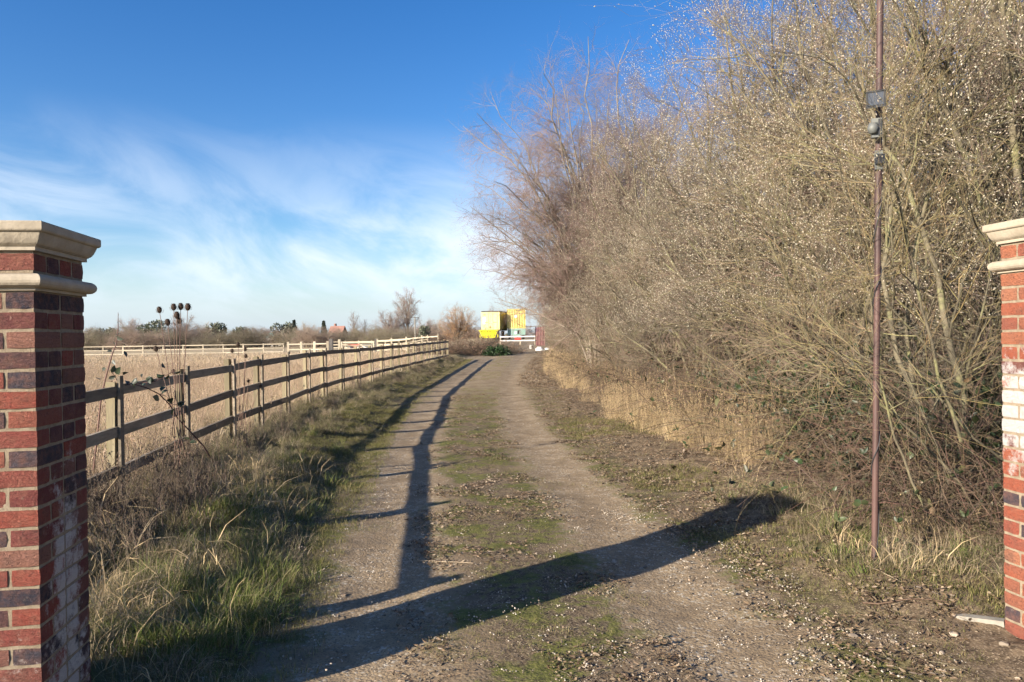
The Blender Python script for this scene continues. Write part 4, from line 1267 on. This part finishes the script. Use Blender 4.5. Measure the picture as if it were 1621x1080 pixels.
def dock():
    D = 7.0
    b = at(152, 760, D); b.z = float(hgt(b.x, b.y))
    root = empty('bramble_shoot', b); tag(root, 'single upright thorny shoot with a few dark leaves beside the left pillar', 'bramble')
    rng = np.random.default_rng(8)
    pts = [(148, 745), (154, 690), (160, 630), (168, 595), (178, 560), (184, 545), (187, 520), (187, 495)]
    P = np.array([[list(at(px, py, D) - b) for px, py in pts]])
    g = Geo(); tubes(g, P, np.array([[.008, .0075, .007, .0065, .006, .005, .004, .002]]), 6, (.17, .10, .085)); g.obj('stem', M_twig, root)
    for k, (px, py, dx, dz, L) in enumerate([(183, 533, .08, -.03, .09), (183, 532, .03, .03, .05), (187, 500, .02, .04, .03), (178, 556, -.06, .0, .05), (196, 556, .04, -.06, .07), (168, 583, -.06, -.02, .07), (178, 570, .06, -.06, .07), (160, 600, -.08, .02, .06), (186, 512, .015, .03, .03), (172, 600, .05, .02, .08), (183, 545, -.05, .02, .05)]):
        gl = Geo(); p0 = np.array([list(at(px, py, D) - b)]); leaves(gl, rng, p0, np.array([[dx, rng.uniform(-.04, .04), dz]]), L, L * .5, np.array([[.05, .06, .045]])); gl.obj('leaf', M_leaf, root)
    # long bramble cane trailing over the top rail
    D = 7.25
    b2 = at(345, 745, 8.4); b2.z = float(hgt(b2.x, b2.y))
    root = empty('bramble_cane', b2); tag(root, 'leafy bramble cane trailing over the top rail by the first post', 'bramble')
    pts = [(345, 745, 8.3), (322, 706, 8.1), (300, 682, 7.9), (281, 662, 7.75), (268, 640, 7.6), (252, 624, 7.45), (232, 614, 7.3), (210, 608, 7.15), (190, 611, 7.0), (163, 616, 6.85)]
    P = np.array([[list(at(*q) - b2) for q in pts]])
    g = Geo(); tubes(g, P, np.linspace(.008, .0035, 10)[None], 6, (.07, .035, .035)); g.obj('stem', M_twig, root)
    side = [((215, 608, 7.15), (245, 604, 7.1), (275, 588, 7.1)), ((252, 624, 7.4), (262, 627, 7.3), (268, 632, 7.2)), ((268, 640, 7.6), (278, 640, 7.5), (288, 645, 7.4)), ((190, 611, 7.0), (182, 596, 6.95), (176, 588, 6.9))]
    g = Geo(); tubes(g, np.array([[list(at(*q) - b2) for q in s_] for s_ in side]), np.full((4, 3), .0035), 4, (.09, .05, .045)); g.obj('side_shoot', M_twig, root)
    lf = [(184, 592, 7, 12), (195, 594, 7, 9), (200, 603, 7.1, 9), (216, 598, 7.1, 10), (222, 593, 7.1, 7), (230, 600, 7.15, 11), (238, 598, 7.1, 9), (248, 597, 7.1, 9), (258, 600, 7.15, 10), (248, 592, 7.1, 8), (274, 590, 7.1, 9), (241, 628, 7.3, 12), (255, 625, 7.3, 10), (262, 612, 7.3, 10), (266, 636, 7.4, 10), (272, 640, 7.5, 10), (280, 638, 7.5, 12), (286, 642, 7.4, 9), (276, 646, 7.5, 10), (210, 612, 7.1, 8), (292, 695, 7.9, 9), (300, 700, 7.9, 9), (262, 583, 7.1, 8), (176, 590, 6.9, 9), (225, 606, 7.2, 8)]
    for (px, py, D, s) in lf:
        gl = Geo(); p0 = np.array([list(at(px, py, D) - b2)])
        leaves(gl, rng, p0, np.array([[rng.uniform(-.2, 1), rng.uniform(-.6, .2), rng.uniform(-.5, .5)]]), s * .0085, s * .0056, np.array([[.035, .05, .028]]) * rng.uniform(.7, 1.5)); gl.obj('leaf', M_leaf, root)
dock()

# dead stalk weeds along the fence
def weed_variant(seed, n=26, H=.85, rad=.35, col=(.15, .115, .085)):
    rng = np.random.default_rng(seed); K = 5
    P = np.zeros((n, K, 3)); p = disc(rng, n, rad); P[:, 0] = p
    d = norm(np.stack([rng.normal(0, .22, n), rng.normal(0, .22, n), np.ones(n)], -1)); L = H * rng.uniform(.5, 1.15, n)
    for k in range(1, K):
        d = norm(d + .09 * rng.normal(size=d.shape)); p = p + d * (L / (K - 1))[:, None]; P[:, k] = p
    R = rng.uniform(.0022, .0042, n)[:, None] * np.linspace(1, .45, K)[None, :]
    g = Geo(); tubes(g, P, R, 4, jit(rng, n, col, .35, .1))
    P1, R1 = grow(rng, P, R, 6, .25, .98, H * .26, .6, 4, .03, .15, .002, .8, .5, .3); tubes(g, P1, R1, 3, jit(rng, len(P1), np.array(col) * 1.05, .35, .1))
    catkins(g, rng, P1, 4, .020, np.array(col) * .8, .35, fat=.7)
    return g.mesh('dead_weed', M_twig)

# ================================================================== scattered ground cover (geometry-node instances)
PROTO = bpy.data.collections.new('ground_cover_sources')
def scatter(name, protos, pts, rz, sc, idx, label, tilt=None, ground=True):
    pts = np.asarray(pts, float); n = len(pts)
    col = bpy.data.collections.new(name + '_sources')
    for k, me in enumerate(protos):
        o = bpy.data.objects.new('%s_source_%02d' % (name, k), me); col.objects.link(o)
    me = bpy.data.meshes.new(name)
    me.vertices.add(n); me.vertices.foreach_set('co', pts.astype(np.float32).ravel())
    def at_(nm, ty, arr, key='value'):
        a = me.attributes.new(nm, ty, 'POINT'); a.data.foreach_set(key, np.asarray(arr, np.int32 if ty == 'INT' else np.float32).ravel())
    if tilt is None: tilt = np.zeros((n, 2))
    at_('rot', 'FLOAT_VECTOR', np.concatenate([tilt, np.asarray(rz).reshape(-1, 1)], 1), 'vector')
    at_('scl', 'FLOAT', sc); at_('idx', 'INT', idx)
    o = mkobj(name, me)
    tag(o, label, None, None, 'stuff')
    ng = bpy.data.node_groups.new(name, 'GeometryNodeTree')
    ng.interface.new_socket('Geometry', in_out='INPUT', socket_type='NodeSocketGeometry')
    ng.interface.new_socket('Geometry', in_out='OUTPUT', socket_type='NodeSocketGeometry')
    N = ng.nodes; Lk = ng.links
    gi = N.new('NodeGroupInput'); go = N.new('NodeGroupOutput')
    ci = N.new('GeometryNodeCollectionInfo'); ci.inputs['Collection'].default_value = col
    ci.inputs['Separate Children'].default_value = True; ci.inputs['Reset Children'].default_value = True
    ip = N.new('GeometryNodeInstanceOnPoints'); ip.inputs['Pick Instance'].default_value = True
    def na(nm, ty):
        x = N.new('GeometryNodeInputNamedAttribute'); x.data_type = ty; x.inputs[0].default_value = nm
        return x.outputs[0]
    er = N.new('FunctionNodeEulerToRotation')
    Lk.new(na('rot', 'FLOAT_VECTOR'), er.inputs[0]); Lk.new(er.outputs[0], ip.inputs['Rotation'])
    cx = N.new('ShaderNodeCombineXYZ'); sc_ = na('scl', 'FLOAT')
    for k in range(3): Lk.new(sc_, cx.inputs[k])
    Lk.new(cx.outputs[0], ip.inputs['Scale'])
    Lk.new(na('idx', 'INT'), ip.inputs['Instance Index'])
    Lk.new(gi.outputs[0], ip.inputs['Points']); Lk.new(ci.outputs[0], ip.inputs['Instance']); Lk.new(ip.outputs[0], go.inputs[0])
    md = o.modifiers.new('scatter', 'NODES'); md.node_group = ng
    return o

def clump(seed, n, rad, h0, h1, wd, lean0, lean1, pal, segs=3, heads=0):
    rng = np.random.default_rng(seed); g = Geo()
    cols = np.array(pal)[rng.integers(0, len(pal), n)] * rng.uniform(.7, 1.3, (n, 1))
    b = disc(rng, n, rad); b[:, 2] = -.02
    az = np.arctan2(b[:, 1], b[:, 0]) + rng.normal(0, 1.0, n)
    blades(g, rng, b, rng.uniform(h0, h1, n), rng.uniform(.6, 1.3, n) * wd, rng.uniform(lean0, lean1, n), cols, segs, az)
    if heads:
        hb = disc(rng, heads, rad); K = 4; P = np.zeros((heads, K, 3)); p = hb; d = norm(np.stack([rng.normal(0, .16, heads), rng.normal(0, .16, heads), np.ones(heads)], -1)); P[:, 0] = p; L = rng.uniform(.9, 1.35, heads) * h1
        for k in range(1, K): d = norm(d + .08 * rng.normal(size=d.shape)); p = p + d * (L / (K - 1))[:, None]; P[:, k] = p
        tubes(g, P, np.full((heads, 1), .0014) * np.linspace(1, .6, K)[None], 3, jit(rng, heads, pal[0], .2, .06))
        catkins(g, rng, P[:, -2:], 7, .028, np.array(pal[0]) * .9, .35, fat=.35)
    return g.mesh('clump', M_grass)

GRN = [(.11, .16, .035), (.16, .20, .045), (.21, .22, .065), (.30, .26, .13)]
TURF = [(.12, .13, .04), (.18, .17, .055), (.27, .225, .11), (.13, .115, .05)]
STR = [(.50, .38, .22), (.43, .33, .18), (.36, .27, .15), (.54, .42, .26)]
FLD = [(.54, .41, .29), (.48, .37, .25), (.42, .335, .20), (.56, .45, .32)]
DED = [(.34, .27, .18), (.25, .20, .13), (.42, .34, .23), (.17, .15, .075)]
P_turf = [clump(200 + k, 60, .12, .02, .07, .0035, .2, 1.1, TURF, 2) for k in range(4)]
P_green = [clump(210 + k, 75, .12, .10, .26, .005, .2, 1.3, GRN, 3) for k in range(4)]
P_rough = [clump(220 + k, 70, .16, .10, .34, .004, .3, 1.5, DED + GRN[:1], 3) for k in range(4)]
P_straw = [clump(230 + k, 60, .18, .30, .72, .0045, .1, .9, STR, 4, 9) for k in range(4)]
P_field = [clump(240 + k, 60, .30, .16, .38, .005, .3, 1.2, FLD, 3, 5) for k in range(4)]
P_fieldfar = [clump(245 + k, 70, .9, .18, .36, .014, .3, 1.2, FLD, 2) for k in range(3)]
P_weed = [weed_variant(250 + k) for k in range(3)] + [weed_variant(254, 30, .6, .3, (.21, .16, .11))]

def litter_clump(seed, n=26, rad=.16):
    rng = np.random.default_rng(seed); g = Geo()
    p = disc(rng, n, rad); p[:, 2] = rng.uniform(.002, .014, n)
    d = np.stack([rng.normal(size=n), rng.normal(size=n), rng.uniform(-.15, .35, n)], -1)
    pal = np.array([(.15, .10, .06), (.20, .14, .088), (.11, .075, .046), (.26, .20, .135), (.08, .055, .036)])
    leaves(g, rng, p, d, rng.uniform(.02, .05, n), rng.uniform(.010, .022, n), pal[rng.integers(0, 5, n)] * rng.uniform(.7, 1.3, (n, 1)), .4)
    m = 6; b = disc(rng, m, rad); b[:, 2] = .008; a = rng.uniform(0, 6.28, m); e = np.stack([np.cos(a), np.sin(a), rng.uniform(-.05, .12, m)], -1) * rng.uniform(.04, .13, (m, 1))
    tubes(g, np.stack([b, b + e * .5 + rng.normal(0, .006, (m, 3)), b + e], 1), np.full((m, 3), .0013), 3, jit(rng, m, (.25, .19, .125), .3, .1))
    return g.mesh('litter', M_leaf)
P_lit = [litter_clump(260 + k) for k in range(5)]

def pebble_clump(seed, n=16, rad=.14, s0=.003, s1=.010):
    rng = np.random.default_rng(seed); g = Geo()
    oct_ = np.array([[1, 0, 0], [-1, 0, 0], [0, 1, 0], [0, -1, 0], [0, 0, 1], [0, 0, -1]], float)
    tri = np.array([[0, 2, 4], [2, 1, 4], [1, 3, 4], [3, 0, 4], [2, 0, 5], [1, 2, 5], [3, 1, 5], [0, 3, 5]])
    mid = []
    pal = np.array([(.28, .235, .18), (.22, .18, .135), (.40, .36, .30), (.16, .13, .10), (.26, .19, .13)])
    for k in range(n):
        q = disc(rng, 1, rad)[0]; s = rng.uniform(s0, s1)
        rm = np.array(Euler(tuple(rng.uniform(0, 6, 3))).to_matrix())
        v = oct_ * rng.uniform(.7, 1.3, (6, 1)) @ rm * np.array([1.2, 1, .7]) * s
        # subdivide once for rounder stones
        v2 = [*v]; f2 = []
        for a, b_, c in tri:
            ab, bc, ca = (v[a] + v[b_]) * .66, (v[b_] + v[c]) * .66, (v[c] + v[a]) * .66
            o = len(v2); v2 += [ab, bc, ca]; f2 += [[a, o, o + 2], [o, b_, o + 1], [o + 2, o + 1, c], [o, o + 1, o + 2]]
        g.add(np.array(v2) + q + np.array([0, 0, s * .25]), f2, pal[rng.integers(0, 5)] * rng.uniform(.8, 1.25))
    return g.mesh('pebbles', M_pebble)
P_peb = [pebble_clump(270 + k) for k in range(5)]
P_stone = [pebble_clump(280 + k, 1, .001, .022, .034) for k in range(6)]

srng = np.random.default_rng(777)
def region(n, y0, y1, xfun, yp=1.0):
    y = y0 + (y1 - y0) * srng.uniform(0, 1, n) ** yp
    a, b = xfun(y)
    x = a + (b - a) * srng.uniform(0, 1, n)
    return x, y
def outside_pillars(x, y):
    k = (np.hypot(x + 2.0, y - 3.02) > .36) & (np.hypot(x - 2.75, y - 3.7) > .36)
    return k
def put(name, protos, x, y, smin, smax, label, tilt=.15, zoff=0.0, skew=1.0):
    k = outside_pillars(x, y); x = x[k]; y = y[k]; n = len(x)
    z = hgt(x, y) + zoff
    s = smin + (smax - smin) * srng.uniform(0, 1, n) ** skew
    return scatter(name, protos, np.stack([x, y, z], -1), srng.uniform(0, 6.28, n), s, srng.integers(0, len(protos), n), label, srng.normal(0, tilt, (n, 2)))

WOOD()
fence_x = lambda y: np.interp(y, *fxs)
# dry field
x, y = region(5200, 3.0, 40, lambda y: (-.78 * y - 2, fence_x(y) - .25), .75)
k = fbm(x, y, 4, 31, 2) > -.35
put('field_grass', P_field, x[k], y[k], .6, 1.25, 'dry straw-coloured grass covering the near paddock')
x, y = region(5200, 36, 72, lambda y: (-.74 * y - 4, np.interp(y, [36, 44, 60, 72], [-4.6, -6.5, -8.5, -10])), .9)
put('field_grass', P_fieldfar, x, y, .7, 1.25, 'dry grass on the far part of the paddock')
P_fgreen = [clump(295 + k, 50, .26, .10, .26, .005, .3, 1.3, [(.22, .23, .08), (.30, .27, .12), (.40, .33, .19)], 3) for k in range(3)]
x, y = region(900, 6.5, 22, lambda y: (-.75 * y - 1, fence_x(y) - .4))
k = fbm(x, y, 3.0, 33, 2) > .05
put('field_grass', P_fgreen, x[k], y[k], .6, 1.2, 'greener grass patches in the near paddock')
# left verge
x, y = region(2600, 2.0, 14, lambda y: (fence_x(y) - .2, cdrive(y) - hwid(y) + .15), .9)
k = srng.uniform(0, 1, len(x)) < (1 - smooth(.5, 1.5, x - fence_x(y) - .9 * smooth(7, 4, y) + 1.2 * fbm(x, y, 1.0, 41, 2))) + .06
put('rough_grass', P_rough, x[k], y[k], .25, .68, 'rough withered grass on the left verge', .2)
x, y = region(2400, 14, 44, lambda y: (fence_x(y) - .2, cdrive(y) - hwid(y) - .1), .9)
k = srng.uniform(0, 1, len(x)) < 1 - smooth(.5, 1.3, x - fence_x(y) + 1.0 * fbm(x, y, 1.5, 43, 2))
x = x[k]; y = y[k]
put('rough_grass', P_rough, x, y, .3, .75, 'rough withered grass on the far verge by the fence', .2)
x, y = region(1100, 2.4, 12, lambda y: (fence_x(y) + .4, cdrive(y) - hwid(y) + .05))
k = (fbm(x, y, .8, 47, 2) > .10) & (srng.uniform(0, 1, len(x)) < .12 + smooth(7, 4, y))
put('green_grass', P_green, x[k], y[k], .45, 1.0, 'bright green grass tufts on the left verge', .15)
x, y = region(90, 3.6, 5.0, lambda y: (-2.4 + 0 * y, -1.35 + 0 * y))
k = fbm(x, y, .5, 49, 2) > -.1
x = x[k]; y = y[k]
put('green_grass', P_green, x, y, .4, .95, 'lush green grass at the foot of the left pillar', .15)
x, y = region(6500, 2.0, 16, lambda y: (fence_x(y), cdrive(y) - hwid(y) + .35), .9)
put('turf', P_turf, x, y, .4, 1.1, 'short turf on the left verge', .15)
x, y = region(3500, 14, 44, lambda y: (fence_x(y), cdrive(y) - hwid(y) + .35), .9)
put('turf', P_turf, x, y, .6, 1.2, 'short turf on the far left verge', .15)
P_bent = [clump(290 + k, 14, .14, .28, .62, .006, .9, 1.6, STR, 4) for k in range(3)]
x, y = region(80, 3.3, 8.5, lambda y: (fence_x(y) + .2, cdrive(y) - hwid(y) - .15))
put('bent_stalks', P_bent, x, y, .5, 1.1, 'pale bent dead stalks lying over the left verge', .25)
x, y = region(60, 4.4, 9, lambda y: (cdrive(y) + hwid(y) + .7, cdrive(y) + hwid(y) + 2.3))
put('bent_stalks', P_bent, x, y, .4, .9, 'pale bent dead stalks at the foot of the hedge', .25)
# dead weeds along the fence
x, y = region(30, 4.9, 8.6, lambda y: (fence_x(y) - .25, fence_x(y) + .75), .8)
put('dead_weeds', P_weed, x, y, .3, .72, 'brown dead weed stalks along the near fence', .12)
x, y = region(9, 4.8, 7.0, lambda y: (fence_x(y) + .1, fence_x(y) + 1.2))
put('dead_weeds', P_weed, x, y, .3, .65, 'dead weed stalks beside the left pillar', .2)
x, y = region(45, 10.5, 44, lambda y: (fence_x(y) - .2, fence_x(y) + 1.0), .9)
put('dead_weeds', P_weed, x, y, .25, .5, 'dead weed stalks along the far fence', .12)
# drive
x, y = region(9000, 1.8, 22, lambda y: (cdrive(y) - hwid(y), cdrive(y) + hwid(y) + .5), 1.4)
du = np.abs(x - cdrive(y)); k = (np.abs(du - .92) + .55 * fbm(x, y, .8, 51, 3) > .36)
put('turf', P_turf, x[k & (fbm(x, y, .5, 53, 2) > -.12)], y[k & (fbm(x, y, .5, 53, 2) > -.12)], .30, .75, 'mossy turf on the middle strip of the driveway', .1, -.004)
x, y = region(1300, 14, 58, lambda y: (cdrive(y) - .6, cdrive(y) + .5))
k = fbm(x, y, 2.0, 55, 2) > 0.0
put('turf', P_turf, x[k], y[k], .4, 1.0, 'mossy turf on the far middle strip', .1)
x, y = region(500, 2.4, 7, lambda y: (cdrive(y) + .95, cdrive(y) + 1.75))
k = srng.uniform(0, 1, len(x)) < .2 + smooth(-.1, .3, fbm(x, y, .7, 58, 3))
put('gravel', P_peb, x[k], y[k], .3, .85, 'pale chippings along the right edge of the driveway', .3)
x, y = region(2400, 1.8, 18, lambda y: (cdrive(y) - hwid(y) - .3, cdrive(y) + hwid(y) + .4), 1.5)
k = srng.uniform(0, 1, len(x)) < .25 + .9 * smooth(-.1, .35, fbm(x, y, .9, 59, 3))
x = x[k]; y = y[k]
put('gravel', P_peb, x, y, .3, .75, 'small loose stones on the driveway', .3)
x, y = region(1500, 2.2, 20, lambda y: (cdrive(y) - .75, cdrive(y) + .65), 1.5)
k = fbm(x, y, .6, 57, 2) > .0
put('leaf_litter', P_lit, x[k], y[k], .35, .8, 'dead leaves on the middle strip', .15)
# right verge
x, y = region(3000, 2.0, 24, lambda y: (cdrive(y) + hwid(y) - .35, cdrive(y) + hwid(y) + 2.6), 1.1)
put('leaf_litter', P_lit, x, y, .4, .9, 'dead leaves strewn over the right verge', .15)
x, y = region(900, 22, 58, lambda y: (cdrive(y) + hwid(y) - .5, cdrive(y) + hwid(y) + 1.6), 1.0)
put('leaf_litter', P_lit, x, y, .9, 1.7, 'dead leaves along the far right verge', .15)
x, y = region(4200, 2.2, 14, lambda y: (cdrive(y) + hwid(y) - .1, cdrive(y) + hwid(y) + 2.0), 1.0)
k = fbm(x, y, .9, 61, 2) > 0.02
put('turf', P_turf, x[k], y[k], .5, 1.2, 'short turf on the right verge', .15)
x, y = region(420, 3.6, 9, lambda y: (cdrive(y) + hwid(y) + .35, cdrive(y) + hwid(y) + 2.3))
k = fbm(x, y, .8, 63, 2) > 0.06
put('rough_grass', P_rough + P_green[:1], x[k], y[k], .3, .8, 'rough grass round the foot of the pole', .2)
x, y = region(200, 8.2, 14, lambda y: (np.interp(y, [7.5, 9, 14], [2.75, 2.45, 1.75]), np.interp(y, [7.5, 14], [3.5, 3.2])), 1.0)
put('straw_grass', P_straw, x, y, .3, .9, 'tall golden dry grass in front of the hedge', .14)
x, y = region(560, 13, 58, lambda y: (cdrive(y) + hwid(y) + np.interp(y, [13, 20, 30, 58], [.75, .7, .25, .1]), np.interp(y, [13, 58], [3.4, 3.6])), .9)
put('straw_grass', P_straw, x, y, .25, .8, 'tall golden dry grass along the far hedge', .14)

# larger stones and fallen sticks, each one a thing
st = [(1290, 1008, 'pale flat stone near the right-hand wheel track, at the picture bottom'), (1318, 1010, 'pale angular stone between wheel track and concrete edging'), (1350, 1007, 'grey stone lying among the leaves right of the wheel track'), (1415, 1020, 'small white stone in front of the concrete edging'), (1510, 1013, 'buff stone nearest to the concrete edging'), (1488, 1040, 'largest grey stone in front of the right pillar'), (480, 943, 'pale stone at the edge of the left verge, above the pillar shadow'), (545, 938, 'white stone beside the left wheel track, above the pillar shadow'), (1020, 893, 'small pale stone at the edge of the pillar shadow, on the right wheel track'), (1590, 1030, 'reddish stone beside the foot of the right pillar')]
for k, (px, py, lab) in enumerate(st):
    d0 = at(px, py, 1.0) - Vector((0, 0, EYE)); t = -EYE / d0.z; q = Vector((0, 0, EYE)) + d0 * t
    o = mkobj('stone', P_stone[k % 6]); o.location = (q.x, q.y, float(hgt(q.x, q.y)) + .002); s = .55 + .35 * ((k * 7) % 5) / 5
    o.scale = (s, s * .9, s * .8); o.rotation_euler = (0, 0, k * 1.3); tag(o, lab, 'stone', 'loose stones')
sticks = [((662, 886), (750, 893), .0045, 'thin pale stick lying across the left wheel track'), ((618, 998), (660, 1000), .003, 'short twig lying inside the pillar shadow'), ((1365, 965), (1500, 972), .006, 'dark fallen branch lying behind the concrete edging'), ((1365, 915), (1425, 945), .005, 'curved pale twig lying near the foot of the pole')]
for k, (a, b_, r, lab) in enumerate(sticks):
    pts = []
    for f in np.linspace(0, 1, 7):
        px = a[0] + (b_[0] - a[0]) * f; py = a[1] + (b_[1] - a[1]) * f
        d0 = at(px, py, 1.0) - Vector((0, 0, EYE)); t = -EYE / d0.z; q = Vector((0, 0, EYE)) + d0 * t
        pts.append((q.x + rr.uniform(-.008, .008), q.y + rr.uniform(-.008, .008), float(hgt(q.x, q.y)) + r + .006))
    b0 = Vector(pts[0]); g = Geo(); tubes(g, np.array([[list(Vector(q) - b0) for q in pts]]), r * np.linspace(1, .5, 7)[None], 6, (.30, .235, .16) if k != 2 else (.12, .08, .055))
    o = g.obj('fallen_stick', M_twig); o.location = b0; tag(o, lab, 'stick', 'fallen sticks')

# concrete edging running to the right pillar
a = Vector((2.40, 4.03, .0)); b_ = Vector((2.575, 3.885, .0))
a.z = float(hgt(a.x, a.y)) - .056; b_.z = float(hgt(b_.x, b_.y)) - .035
g = Geo(); bar(g, a - a, b_ - a, .055, .12); o = g.obj('edging_kerb', M_conc); o.location = a
tag(o, 'narrow pale concrete edging strip running to the foot of the right pillar', 'kerb')
